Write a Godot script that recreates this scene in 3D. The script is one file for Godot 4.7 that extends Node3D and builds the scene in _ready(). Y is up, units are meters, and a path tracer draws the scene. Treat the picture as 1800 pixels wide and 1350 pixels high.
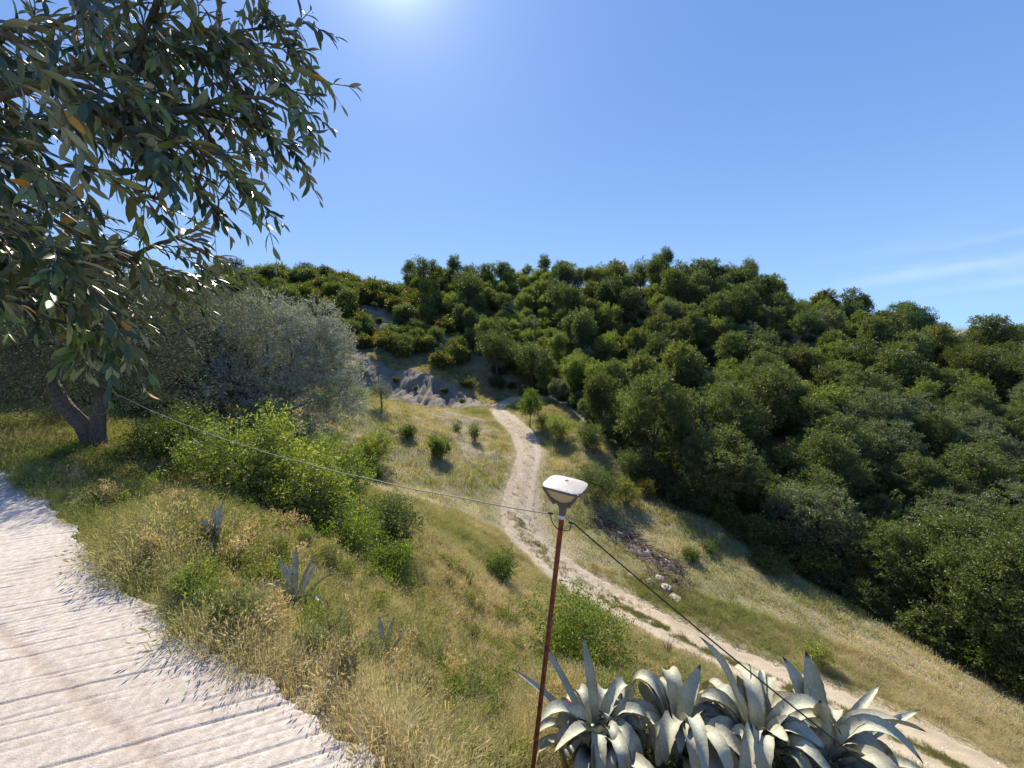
extends Node3D
# A terrace view over a grassy bank, a dirt track and a wooded hillside. Metres, y up.

const EYE := Vector3(0, 14, 0)
const SUN_AZIMUTH := -15.0
const SUN_HEIGHT := 40.0
# surveyed ground heights: [x, z, height]
var survey := [[-1.1, -2.75, 11.0], [-2.2, -3.3, 11.0], [-4.2, -4.35, 11.0], [-6.4, -5.8, 11.0], [-11.0, -8.6, 11.0], [-5.0, -1.0, 11.0], [-12.0, -4.0, 11.0], [-20.0, -8.0, 11.0], [-3.0, 1.0, 11.0], [-10.0, 4.0, 11.0], [0.0, 0.0, 11.0], [-20.0, 5.0, 11.0], [0.0, 6.0, 11.0], [-15.0, -14.0, 11.0], [-22.0, -16.0, 11.0], [3.0, 5.0, 10.7], [3.0, 0.0, 10.4], [10.0, 3.0, 8.0], [8.0, -2.0, 7.5], [0.5, -2.7, 8.8], [2.5, -2.4, 8.7], [-0.6, -2.2, 10.8], [-2.0, -1.5, 11.0], [-0.6, -3.3, 9.84], [0.25, -3.7, 8.75], [1.0, -4.1, 8.85], [2.2, -4.1, 8.85], [3.6, -4.0, 8.8], [6.0, -4.5, 7.2], [-6.7, -7.4, 10.53], [-4.8, -7.0, 10.33], [-3.5, -6.7, 9.83], [-2.8, -5.3, 9.66], [-3.1, -11.0, 6.87], [-0.5, -6.3, 7.72], [-4.4, -9.5, 7.85], [-5.0, -10.0, 8.4], [-7.0, -12.0, 8.4], [-4.0, -14.0, 6.6], [-9.0, -12.0, 9.8], [-12.3, -20.0, 7.8], [-20.0, -25.0, 9.0], [-14.9, -30.0, 6.9], [-17.4, -40.0, 6.91], [-17.4, -48.0, 6.2], [-15.1, -52.0, 3.56], [-11.0, -54.0, 2.67], [-2.7, -18.0, 4.41], [-6.6, -22.0, 4.05], [-9.9, -22.0, 5.09], [-10.1, -27.0, 3.9], [-4.3, -29.0, 2.25], [-0.5, -17.0, 2.7], [0.0, -9.5, 5.39], [2.0, -12.5, 3.77], [-2.2, -60.2, 2.0], [2.2, -43.2, 1.5], [1.3, -34.8, 1.0], [0.5, -28.1, 0.4], [2.2, -23.4, -0.2], [4.9, -20.9, -0.8], [8.7, -18.3, -1.3], [10.7, -16.7, -1.6], [13.6, -15.3, -1.8], [17.2, -12.9, -2.0], [24.0, -8.0, -3.5], [14.0, -3.0, 3.0], [12.8, -34.0, -1.38], [16.5, -31.0, -2.01], [20.1, -26.0, -3.28], [23.9, -21.5, -4.35], [26.1, -18.0, -4.93], [9.4, -39.5, 1.06], [6.6, -45.0, 2.0], [25.0, -33.0, -6.0], [31.0, -24.0, -7.0], [22.0, -40.0, -4.0], [34.0, -14.0, -7.0], [40.0, -5.0, -7.0], [8.1, -56.0, 2.4], [10.7, -75.0, 5.04], [14.0, -100.0, 15.88], [16.0, -115.0, 23.87], [45.7, -110.0, 23.38], [29.9, -70.0, 4.21], [62.7, -100.0, 18.47], [75.8, -90.0, 11.85], [96.2, -85.0, 5.81], [102.3, -80.0, 3.51], [51.4, -60.0, 2.33], [57.5, -50.0, 0.29], [44.6, -38.0, -3.56], [15.1, -52.0, -0.45], [26.1, -45.0, -1.47], [16.0, -150.0, 18.0], [70.0, -150.0, 11.0], [-30.0, -165.0, 20.0], [-90.0, -160.0, 22.0], [130.0, -90.0, 0.0], [130.0, -30.0, -5.0], [80.0, -10.0, -7.0], [-49.7, -105.0, 25.07], [-70.6, -108.0, 25.66], [-32.1, -115.0, 23.73], [-16.5, -118.0, 23.82], [0.0, -118.0, 24.22], [-31.1, -88.0, 15.36], [-22.2, -78.0, 10.45], [-5.6, -78.0, 7.45], [-4.8, -66.0, 2.24], [-25.0, -67.0, 7.98], [-15.1, -65.5, 6.03], [-22.6, -60.0, 4.07], [-12.5, -59.0, 2.5], [-36.3, -75.0, 11.54], [-45.0, -45.0, 12.0], [-60.0, -80.0, 18.0], [-90.0, -100.0, 24.0], [-60.0, -20.0, 13.0], [-100.0, -40.0, 16.0], [-40.0, -10.0, 11.5], [-35.0, -60.0, 10.0], [-60.0, 30.0, 11.0], [0.0, 40.0, 11.0], [60.0, 30.0, 2.0]]
var road_left := [Vector2(24.0, -4.2), Vector2(17.2, -7.9), Vector2(13.34, -10.75), Vector2(11.77, -12.1), Vector2(10.77, -13.2), Vector2(9.71, -14.4), Vector2(7.6, -15.6), Vector2(5.93, -17.05), Vector2(4.08, -18.6), Vector2(2.61, -19.9), Vector2(0.99, -21.7), Vector2(-0.25, -23.9), Vector2(-0.81, -26.8), Vector2(-0.72, -30.0), Vector2(0.0, -34.4), Vector2(0.46, -39.2), Vector2(-0.13, -44.6), Vector2(-1.91, -50.2), Vector2(-3.37, -57.0), Vector2(-3.2, -62.5), Vector2(0.0, -67.0)]
var road_right := [Vector2(25.6, -7.4), Vector2(21.5, -10.4), Vector2(18.6, -13.2), Vector2(16.7, -14.6), Vector2(14.6, -15.9), Vector2(12.4, -17.4), Vector2(9.6, -18.9), Vector2(7.8, -20.3), Vector2(6.2, -21.7), Vector2(4.6, -23.0), Vector2(3.1, -24.6), Vector2(2.15, -26.2), Vector2(1.79, -28.4), Vector2(1.9, -31.0), Vector2(2.5, -35.0), Vector2(3.2, -40.0), Vector2(2.6, -45.4), Vector2(0.7, -51.4), Vector2(-1.1, -57.4), Vector2(-1.0, -61.5), Vector2(1.5, -65.0)]
var drive_edge := [Vector2(0.4, 7.9), Vector2(0.2, 0.5), Vector2(-0.58, -1.85), Vector2(-1.06, -2.5), Vector2(-1.52, -2.78), Vector2(-2.2, -3.05), Vector2(-3.0, -3.45), Vector2(-4.37, -4.19), Vector2(-6.02, -5.29), Vector2(-7.87, -6.44), Vector2(-11.37, -8.59), Vector2(-15.87, -10.54), Vector2(-25.87, -13.24)]
var forest_edge := [Vector2(-34, -128), Vector2(-30, -112), Vector2(-17, -96), Vector2(-8, -80), Vector2(-3, -69), Vector2(4.5, -62), Vector2(7.5, -52), Vector2(9.5, -45), Vector2(12.5, -38), Vector2(16, -33.5), Vector2(19, -30), Vector2(22.5, -25.5), Vector2(26, -21), Vector2(30, -15), Vector2(36, -6), Vector2(60, 0), Vector2(120, -20), Vector2(140, -95), Vector2(60, -128)]
var clay_zone := [Vector2(-27, -57), Vector2(-20, -58.5), Vector2(-12, -57.5), Vector2(-4.5, -59), Vector2(-3.8, -64), Vector2(-8, -66), Vector2(-14, -67.5), Vector2(-21, -68.5), Vector2(-28, -69)]
var gully_zone := [Vector2(-38, -98), Vector2(-31, -98), Vector2(-25.5, -90), Vector2(-23, -83), Vector2(-27, -82), Vector2(-34, -89)]
var soil_zone := [Vector2(-17, -49), Vector2(-9, -52), Vector2(-4, -50), Vector2(-2, -46), Vector2(-3.5, -41), Vector2(-1.2, -36), Vector2(-4.5, -35), Vector2(-8, -44), Vector2(-14, -46.5)]

var weights := PackedFloat64Array()
var sx := PackedFloat64Array()
var sz := PackedFloat64Array()
var near_grid := PackedFloat32Array()
var far_grid := PackedFloat32Array()
var road_mid: Array[Vector2] = []
var road_half: Array[float] = []
var bumps := FastNoiseLite.new()
var swell := FastNoiseLite.new()
var patches := FastNoiseLite.new()
var fine := FastNoiseLite.new()
var rng := RandomNumberGenerator.new()
var used := {}
var mats := {}

# ------------------------------------------------------------------ naming
func numbered(called: String) -> String:
	var n: int = used.get(called, 0)
	used[called] = n + 1
	return called if n == 0 else "%s_%03d" % [called, n]

func tag(o: Node3D, label: String, category: String, group := "") -> void:
	o.set_meta("label", label)
	o.set_meta("category", category)
	if group != "":
		o.set_meta("group", group)

func thing(called: String, label: String, category: String, at: Vector3, turn := 0.0, group := "") -> Node3D:
	var o := Node3D.new()
	o.name = numbered(called)
	add_child(o)
	o.position = at
	o.rotation.y = turn
	tag(o, label, category, group)
	return o

func part(called: String, m: Mesh, parent: Node, material: Material = null) -> MeshInstance3D:
	var o := MeshInstance3D.new()
	o.name = called
	o.mesh = m
	if material:
		o.material_override = material
	parent.add_child(o, true)
	return o

func structure(called: String, m: Mesh, material: Material) -> MeshInstance3D:
	var o := MeshInstance3D.new()
	o.name = numbered(called)
	o.mesh = m
	o.material_override = material
	o.set_meta("kind", "structure")
	add_child(o)
	return o

# ------------------------------------------------------------------ ground heights
func kernel(r2: float) -> float:
	return 0.0 if r2 < 1e-9 else 0.5 * r2 * log(r2)

func solve_survey() -> void:
	var n := survey.size()
	var m := n + 3
	var a := []
	for i in n:
		sx.append(survey[i][0] / 10.0)
		sz.append(survey[i][1] / 10.0)
	for i in m:
		var row := PackedFloat64Array()
		row.resize(m + 1)
		for j in n:
			if i < n:
				row[j] = kernel((sx[i] - sx[j]) ** 2 + (sz[i] - sz[j]) ** 2) + (0.004 if i == j else 0.0)
			else:
				row[j] = [1.0, sx[j], sz[j]][i - n]
		if i < n:
			row[n] = 1.0
			row[n + 1] = sx[i]
			row[n + 2] = sz[i]
			row[m] = survey[i][2]
		a.append(row)
	for c in m:
		var best := c
		for r in range(c + 1, m):
			if absf(a[r][c]) > absf(a[best][c]):
				best = r
		var swap: PackedFloat64Array = a[c]
		a[c] = a[best]
		a[best] = swap
		var pivot: PackedFloat64Array = a[c]
		for r in range(c + 1, m):
			var row: PackedFloat64Array = a[r]
			var k: float = row[c] / pivot[c]
			if k != 0.0:
				for j in range(c, m + 1):
					row[j] -= k * pivot[j]
				a[r] = row
	weights.resize(m)
	for c in range(m - 1, -1, -1):
		var s: float = a[c][m]
		for j in range(c + 1, m):
			s -= a[c][j] * weights[j]
		weights[c] = s / a[c][c]

func surveyed(x: float, z: float) -> float:
	var n := sx.size()
	var qx := x / 10.0
	var qz := z / 10.0
	var s := weights[n] + weights[n + 1] * qx + weights[n + 2] * qz
	for i in n:
		var dx := qx - sx[i]
		var dz := qz - sz[i]
		var r2 := dx * dx + dz * dz
		if r2 > 1e-9:
			s += weights[i] * 0.5 * r2 * log(r2)
	return s

func fill_grids() -> void:
	near_grid.resize(121 * 109)
	for j in 109:
		for i in 121:
			near_grid[j * 121 + i] = surveyed(-30.0 + i * 0.5, -46.0 + j * 0.5)
	far_grid.resize(121 * 93)
	for j in 93:
		for i in 121:
			far_grid[j * 121 + i] = surveyed(-140.0 + i * 2.5, -180.0 + j * 2.5)

func lookup(g: PackedFloat32Array, w: int, hgt: int, fx: float, fz: float) -> float:
	fx = clampf(fx, 0.0, w - 1.001)
	fz = clampf(fz, 0.0, hgt - 1.001)
	var i := int(fx)
	var j := int(fz)
	var u := fx - i
	var v := fz - j
	var k := j * w + i
	return lerpf(lerpf(g[k], g[k + 1], u), lerpf(g[k + w], g[k + w + 1], u), v)

func base_height(x: float, z: float) -> float:
	var inside := minf(minf(x + 30.0, 30.0 - x), minf(z + 46.0, 8.0 - z))
	var t := clampf(inside / 4.0, 0.0, 1.0)
	if t >= 1.0:
		return lookup(near_grid, 121, 109, (x + 30.0) / 0.5, (z + 46.0) / 0.5)
	var f := lookup(far_grid, 121, 93, (x + 140.0) / 2.5, (z + 180.0) / 2.5)
	if t <= 0.0:
		return f
	return lerpf(f, lookup(near_grid, 121, 109, (x + 30.0) / 0.5, (z + 46.0) / 0.5), t)

func inside_of(poly: Array, p: Vector2) -> bool:
	var r := false
	var j := poly.size() - 1
	for i in poly.size():
		var a: Vector2 = poly[i]
		var b: Vector2 = poly[j]
		if (a.y > p.y) != (b.y > p.y) and p.x < (b.x - a.x) * (p.y - a.y) / (b.y - a.y) + a.x:
			r = not r
		j = i
	return r

func edge_distance(line: Array, p: Vector2, closed: bool) -> float:
	var best := 1e9
	for i in line.size() - (0 if closed else 1):
		var a: Vector2 = line[i]
		var b: Vector2 = line[(i + 1) % line.size()]
		var t := clampf((p - a).dot(b - a) / (b - a).length_squared(), 0.0, 1.0)
		best = minf(best, p.distance_squared_to(a.lerp(b, t)))
	return sqrt(best)

func zone(poly: Array, p: Vector2, soft: float) -> float:
	# 1 well inside, 0 well outside
	var d := edge_distance(poly, p, true)
	return clampf(0.5 + 0.5 * (d if inside_of(poly, p) else -d) / soft, 0.0, 1.0)

func drive_depth(x: float, z: float) -> float:
	# metres inside the driveway's kerbless edge, negative outside
	if x > 2.0 or z < -13.4:
		return -9.0
	var poly := drive_edge + [Vector2(-26, 8)]
	var d := edge_distance(drive_edge, Vector2(x, z), false)
	return d if inside_of(poly, Vector2(x, z)) else -d

func road_offset(x: float, z: float) -> float:
	# distance from the track's middle in half widths, 9 far away
	if x < -7.0 or x > 28.0 or z > 0.0 or z < -72.0:
		return 9.0
	var p := Vector2(x, z)
	var best := 1e9
	var half := 1.0
	for i in road_mid.size() - 1:
		var a := road_mid[i]
		var b := road_mid[i + 1]
		var t := clampf((p - a).dot(b - a) / (b - a).length_squared(), 0.0, 1.0)
		var d := p.distance_squared_to(a.lerp(b, t))
		if d < best:
			best = d
			half = lerpf(road_half[i], road_half[i + 1], t)
	return sqrt(best) / half

func height(x: float, z: float) -> float:
	var y := base_height(x, z)
	var far := clampf((-z - 20.0) / 60.0, 0.0, 1.0)
	var n := bumps.get_noise_2d(x, z) * lerpf(0.13, 0.5, far) + swell.get_noise_2d(x, z) * lerpf(0.12, 1.4, far)
	if z < -55.0 and z > -104.0 and x < -2.0 and x > -44.0:
		var p := Vector2(x, z)
		var c := maxf(zone(clay_zone, p, 2.0), zone(gully_zone, p, 3.0))
		if c > 0.0:
			# rain-cut rills running down the clay
			n -= c * (absf(patches.get_noise_2d(x * 9.0, z * 1.6)) * 1.5 + absf(patches.get_noise_2d(x * 26.0 + 70.0, z * 5.0)) * 0.5) - c * 0.25
	var r := road_offset(x, z)
	if r < 2.2:
		var k := clampf((r - 1.0) / 1.2, 0.0, 1.0)
		n = n * k - (0.09 if r < 1.0 else 0.09 * (1.0 - clampf((r - 1.0) / 0.15, 0.0, 1.0)))
	y += n
	var d := drive_depth(x, z)
	if d > -0.7:
		y = lerpf(y, 10.93, smoothstep(-0.7, -0.03, d))
	return y

# ------------------------------------------------------------------ mesh building
class Shape:
	var v := PackedVector3Array()
	var n := PackedVector3Array()
	var c := PackedColorArray()
	var uv := PackedVector2Array()
	var i := PackedInt32Array()
	func mesh(material: Material = null) -> ArrayMesh:
		var a := []
		a.resize(Mesh.ARRAY_MAX)
		a[Mesh.ARRAY_VERTEX] = v
		if n.size() == v.size():
			a[Mesh.ARRAY_NORMAL] = n
		if c.size() == v.size():
			a[Mesh.ARRAY_COLOR] = c
		if uv.size() == v.size():
			a[Mesh.ARRAY_TEX_UV] = uv
		a[Mesh.ARRAY_INDEX] = i
		var m := ArrayMesh.new()
		m.add_surface_from_arrays(Mesh.PRIMITIVE_TRIANGLES, a)
		if material:
			m.surface_set_material(0, material)
		return m
	func smooth() -> void:
		n.resize(v.size())
		n.fill(Vector3.ZERO)
		for k in range(0, i.size(), 3):
			var a := i[k]
			var b := i[k + 1]
			var d := i[k + 2]
			var f := (v[d] - v[a]).cross(v[b] - v[a])
			n[a] += f
			n[b] += f
			n[d] += f
		for k in n.size():
			n[k] = n[k].normalized() if n[k].length_squared() > 1e-20 else Vector3.UP
	func flip() -> void:
		for k in range(0, i.size(), 3):
			var a := i[k + 1]
			i[k + 1] = i[k + 2]
			i[k + 2] = a
		for k in n.size():
			n[k] = -n[k]
	func grid(cols: int, rows: int, from: int) -> void:
		for r in rows - 1:
			for q in cols - 1:
				var a := from + r * cols + q
				i.append_array([a, a + 1, a + cols, a + 1, a + cols + 1, a + cols])
	func tube(path: Array, radii: Array, sides: int, color := Color.WHITE, rough := 0.0, r: RandomNumberGenerator = null) -> void:
		var first := v.size()
		var side := Vector3.ZERO
		for k in path.size():
			var along: Vector3 = (path[mini(k + 1, path.size() - 1)] - path[maxi(k - 1, 0)]).normalized()
			if side == Vector3.ZERO:
				side = along.cross(Vector3.UP if absf(along.y) < 0.9 else Vector3.RIGHT).normalized()
			side = (side - along * side.dot(along)).normalized()
			var other := along.cross(side)
			for s in sides:
				var w := TAU * s / sides
				var rad: float = radii[k] * (1.0 + (r.randf_range(-rough, rough) if r else 0.0))
				var out := side * cos(w) + other * sin(w)
				v.append(path[k] + out * rad)
				n.append(out)
				c.append(color)
		for k in path.size() - 1:
			for s in sides:
				var a := first + k * sides + s
				var b := first + k * sides + (s + 1) % sides
				i.append_array([a, a + sides, b, b, a + sides, b + sides])
		var end := v.size()
		v.append(path[-1])
		n.append(Vector3.UP)
		c.append(color)
		for s in sides:
			i.append_array([first + (path.size() - 1) * sides + s, end, first + (path.size() - 1) * sides + (s + 1) % sides])
	func leaf(p: Vector3, along: Vector3, across: Vector3, length: float, width: float, color: Color) -> void:
		# a leaf folded a little along its midrib: two triangles
		var a := v.size()
		var up := along.cross(across)
		var mid := p + along * length * 0.45 + up * width * 0.22
		v.append(p)
		v.append(mid + across * width * 0.5)
		v.append(p + along * length)
		v.append(mid - across * width * 0.5)
		c.append(color)
		c.append(color)
		c.append(color)
		c.append(color)
		i.append_array([a, a + 1, a + 2, a, a + 2, a + 3])

func bezier(a: Vector3, b: Vector3, c: Vector3, d: Vector3, n: int) -> Array:
	var out := []
	for k in n + 1:
		out.append(a.bezier_interpolate(b, c, d, float(k) / n))
	return out

func sphere_dir() -> Vector3:
	var y := rng.randf_range(-1.0, 1.0)
	var w := rng.randf() * TAU
	var r := sqrt(1.0 - y * y)
	return Vector3(r * cos(w), y, r * sin(w))

# ------------------------------------------------------------------ materials
func noise_texture(freq: float, dark: Color, light: Color, seeded: int, size := 512, octaves := 4) -> NoiseTexture2D:
	var n := FastNoiseLite.new()
	n.noise_type = FastNoiseLite.TYPE_SIMPLEX_SMOOTH
	n.frequency = freq
	n.fractal_octaves = octaves
	n.seed = seeded
	var t := NoiseTexture2D.new()
	t.width = size
	t.height = size
	t.seamless = true
	t.noise = n
	var g := Gradient.new()
	g.set_color(0, dark)
	g.set_color(1, light)
	g.set_offset(0, 0.15)
	g.set_offset(1, 0.85)
	t.color_ramp = g
	return t

func bump_texture(freq: float, strength: float, seeded: int, size := 512, octaves := 4) -> NoiseTexture2D:
	var t := noise_texture(freq, Color.BLACK, Color.WHITE, seeded, size, octaves)
	t.color_ramp = null
	t.as_normal_map = true
	t.bump_strength = strength
	return t

func material(called: String, color: Color, rough := 0.9, vertex := false) -> StandardMaterial3D:
	var m := StandardMaterial3D.new()
	m.resource_name = called
	m.albedo_color = color
	m.roughness = rough
	m.vertex_color_use_as_albedo = vertex
	m.cull_mode = BaseMaterial3D.CULL_DISABLED
	mats[called] = m
	return m

func foliage(called: String, rough: float, glow: Color, gloss := 0.5) -> StandardMaterial3D:
	var m := material(called, Color.WHITE, rough, true)
	m.metallic_specular = gloss
	m.backlight_enabled = true
	m.backlight = glow
	return m

func make_materials() -> void:
	var m := material("ground", Color.WHITE, 0.95, true)
	m.uv1_triplanar = true
	m.uv1_world_triplanar = true
	m.uv1_scale = Vector3(0.45, 0.45, 0.45)
	m.albedo_texture = noise_texture(0.03, Color(0.62, 0.6, 0.56), Color(1, 1, 1), 3, 512, 6)
	m.normal_enabled = true
	m.normal_texture = bump_texture(0.05, 6.0, 5, 512, 5)
	m = material("track", Color.WHITE, 0.95, true)
	m.uv1_triplanar = true
	m.uv1_world_triplanar = true
	m.uv1_scale = Vector3(0.8, 0.8, 0.8)
	m.albedo_texture = noise_texture(0.09, Color(0.72, 0.69, 0.64), Color(1, 1, 1), 13, 512, 5)
	m.normal_enabled = true
	m.normal_texture = bump_texture(0.11, 8.0, 15, 512, 4)
	m = material("concrete", Color.WHITE, 0.9, true)
	m.uv1_triplanar = true
	m.uv1_world_triplanar = true
	m.uv1_scale = Vector3(0.9, 0.9, 0.9)
	m.albedo_texture = noise_texture(0.025, Color(0.86, 0.84, 0.82), Color(1, 1, 1), 23, 512, 7)
	m.normal_enabled = true
	m.normal_scale = 0.3
	m.normal_texture = bump_texture(0.12, 5.0, 25, 512, 4)
	m = material("bark", Color.WHITE, 0.95, true)
	m.uv1_triplanar = true
	m.uv1_scale = Vector3(3, 0.8, 3)
	m.albedo_texture = noise_texture(0.05, Color(0.5, 0.48, 0.46), Color(1, 1, 1), 33, 256, 4)
	m.normal_enabled = true
	m.normal_texture = bump_texture(0.06, 8.0, 35, 256, 4)
	foliage("broadleaf", 0.48, Color(0.9, 0.97, 0.45), 0.5)
	foliage("olive_leaf", 0.6, Color(0.7, 0.72, 0.58), 0.3)
	foliage("grass", 0.8, Color(1.0, 0.97, 0.75), 0.2)
	m = foliage("agave", 0.55, Color(0.12, 0.13, 0.09), 0.4)
	m.uv1_triplanar = true
	m.uv1_scale = Vector3(2.2, 2.2, 2.2)
	m.albedo_texture = noise_texture(0.02, Color(0.86, 0.85, 0.8), Color(1, 1, 1), 73, 512, 7)
	m.normal_enabled = true
	m.normal_scale = 0.35
	m.normal_texture = bump_texture(0.05, 4.0, 75, 256, 4)
	m = material("olive_top", Color.WHITE, 0.4, true)
	m.backlight_enabled = true
	m.backlight = Color(0.28, 0.36, 0.1)
	m = material("olive_under", Color.WHITE, 0.7, true)
	m.backlight_enabled = true
	m.backlight = Color(0.28, 0.36, 0.1)
	m = material("rust", Color.WHITE, 0.8)
	m.uv1_triplanar = true
	m.uv1_scale = Vector3(5, 2, 5)
	m.albedo_texture = noise_texture(0.02, Color(0.36, 0.16, 0.09), Color(0.6, 0.32, 0.19), 43, 256, 5)
	material("lamp_frame", Color(0.36, 0.36, 0.36), 0.55)
	m = material("lamp_lid", Color(0.76, 0.74, 0.71), 0.6)
	m.uv1_triplanar = true
	m.uv1_scale = Vector3(4, 4, 4)
	m.albedo_texture = noise_texture(0.03, Color(0.86, 0.85, 0.83), Color(1, 1, 1), 53, 256, 5)
	m = material("lamp_pane", Color(0.9, 0.85, 0.72), 0.6)
	m.backlight_enabled = true
	m.backlight = Color(1.0, 0.92, 0.74)
	material("gravel", Color.WHITE, 0.9, true)
	material("white_plastic", Color(0.82, 0.81, 0.78), 0.5)
	material("black_cable", Color(0.07, 0.07, 0.075), 0.5)
	material("grey_cable", Color(0.4, 0.4, 0.4), 0.5)
	m = material("stone", Color(0.8, 0.77, 0.73), 0.9)
	m.uv1_triplanar = true
	m.uv1_scale = Vector3(2, 2, 2)
	m.albedo_texture = noise_texture(0.03, Color(0.6, 0.55, 0.5), Color(1, 1, 1), 63, 256, 5)

# ------------------------------------------------------------------ the setting
func steps(marks: Array) -> PackedFloat64Array:
	# [[from, step], ..., [end, 0]]
	var out := PackedFloat64Array()
	for k in marks.size() - 1:
		var x: float = marks[k][0]
		while x < marks[k + 1][0] - marks[k][1] * 0.3:
			out.append(x)
			x += marks[k][1]
	out.append(marks[-1][0])
	return out

func straw(x: float, z: float) -> float:
	# share of dry straw in the turf
	var s := 0.5 + 0.55 * patches.get_noise_2d(x * 2.2, z * 2.2) + 0.45 * patches.get_noise_2d(x * 7.0 + 40.0, z * 7.0)
	if z > -16.0 and x > -4.0:
		s += 0.12
	if z > -9.0 and x < 1.0:
		s -= 0.12
	if x > 5.0 and z < -20.0:
		s -= 0.22
	if x > 14.0 and z > -22.0:
		s += 0.25
	if z < -30.0:
		s -= 0.05
	if x < -9.0 and z > -24.0:
		s -= 0.45
	return clampf(s, 0.0, 1.0)

func ground_color(x: float, z: float) -> Color:
	var s := straw(x, z)
	var c := Color(0.19, 0.195, 0.085).lerp(Color(0.39, 0.33, 0.2), s)
	if z < -58.0 and x < -15.0 or x < -40.0:
		c = Color(0.1, 0.105, 0.045).lerp(Color(0.21, 0.18, 0.09), s * 0.7)
	var p := Vector2(x, z)
	var e := 2.2 * fine.get_noise_2d(x, z)
	if x < 0.0 and z < -33.0 and z > -106.0:
		var q := p + Vector2(e, e * 0.7)
		c = c.lerp(Color(0.33, 0.27, 0.2), zone(soil_zone, q, 1.5) * 0.8)
		var k := maxf(zone(clay_zone, q, 1.0), zone(gully_zone, q, 3.0) * 0.8)
		c = c.lerp(Color(0.2, 0.18, 0.15).lerp(Color(0.28, 0.245, 0.2), clampf(fine.get_noise_2d(x * 2.0, z * 2.0) + 0.4, 0, 1)), k)
	var r := road_offset(x, z)
	if r < 1.6:
		c = c.lerp(Color(0.42, 0.36, 0.26), clampf((1.5 - r + e * 0.25) / 0.5, 0.0, 1.0) * 0.7)
	return c

func build_ground() -> void:
	var xs := steps([[-900, 150], [-300, 40], [-140, 5], [-60, 1.2], [-26, 0.35], [28, 1.2], [60, 3], [140, 40], [300, 150], [900, 0]])
	var zs := steps([[-900, 150], [-300, 30], [-180, 5], [-122, 1.2], [-104, 0.7], [-70, 0.5], [-30, 0.3], [3, 1.5], [12, 10], [60, 60], [400, 0]])
	var s := Shape.new()
	for z in zs:
		for x in xs:
			var fx := clampf(x, -140.0, 158.0)
			var fz := clampf(z, -178.0, 48.0)
			var y := height(fx, fz)
			var out := maxf(absf(x - fx), absf(z - fz))
			y = lerpf(y, -8.0, clampf(out / 200.0, 0.0, 1.0))
			s.v.append(Vector3(x, y, z))
			s.c.append(ground_color(fx, fz) * 1.25)
	s.grid(xs.size(), zs.size(), 0)
	s.smooth()
	structure("ground", s.mesh(), mats.ground)

func build_road() -> void:
	var s := Shape.new()
	var cl := Curve3D.new()
	var cr := Curve3D.new()
	for k in road_left.size():
		for pair in [[cl, road_left], [cr, road_right]]:
			var a: Vector2 = pair[1][maxi(k - 1, 0)]
			var b: Vector2 = pair[1][mini(k + 1, road_left.size() - 1)]
			var here: Vector2 = pair[1][k]
			var t := (b - a) / 6.0
			pair[0].add_point(Vector3(here.x, 0, here.y), Vector3(-t.x, 0, -t.y), Vector3(t.x, 0, t.y))
	var rows := 0
	var cols := 17
	for k in road_left.size() - 1:
		for sub in 12:
			var t: float = sub / 12.0
			var a := cl.sample(k, t)
			var b := cr.sample(k, t)
			for q in cols:
				var u := float(q) / (cols - 1)
				var w := u * 1.06 - 0.03 + fine.get_noise_2d(rows * 0.5, 5.0 if u < 0.5 else 50.0) * 0.11 + fine.get_noise_2d(rows * 2.0, u * 9.0) * 0.03
				var p := a.lerp(b, w)
				var rut: float = exp(-((u - 0.25) / 0.11) ** 2) + exp(-((u - 0.75) / 0.11) ** 2)
				var edge := clampf((0.5 - absf(u - 0.5)) / 0.08, 0.0, 1.0)
				p.y = base_height(p.x, p.z) - 0.05 * rut + 0.045 * fine.get_noise_2d(p.x * 2.5, p.z * 2.5) - 0.13 * (1.0 - edge) + 0.02
				s.v.append(p)
				var c := Color(0.58, 0.485, 0.345).lerp(Color(0.55, 0.485, 0.385), clampf(0.5 + patches.get_noise_2d(p.x * 4.0, p.z * 4.0), 0.0, 1.0))
				c = c.lerp(Color(0.74, 0.67, 0.54), rut * 0.45 * clampf(0.6 + fine.get_noise_2d(p.x * 3.0, p.z * 3.0), 0.0, 1.0))
				c = c.lerp(Color(0.36, 0.31, 0.21), (1.0 - rut) * 0.6 * clampf(0.3 + 2.0 * fine.get_noise_2d(p.x + 90.0, p.z), 0.0, 1.0))
				s.c.append(c)
			rows += 1
	s.grid(cols, rows, 0)
	s.smooth()
	if s.n[40].y < 0.0:
		s.flip()
	structure("dirt_track", s.mesh(), mats.track)

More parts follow.
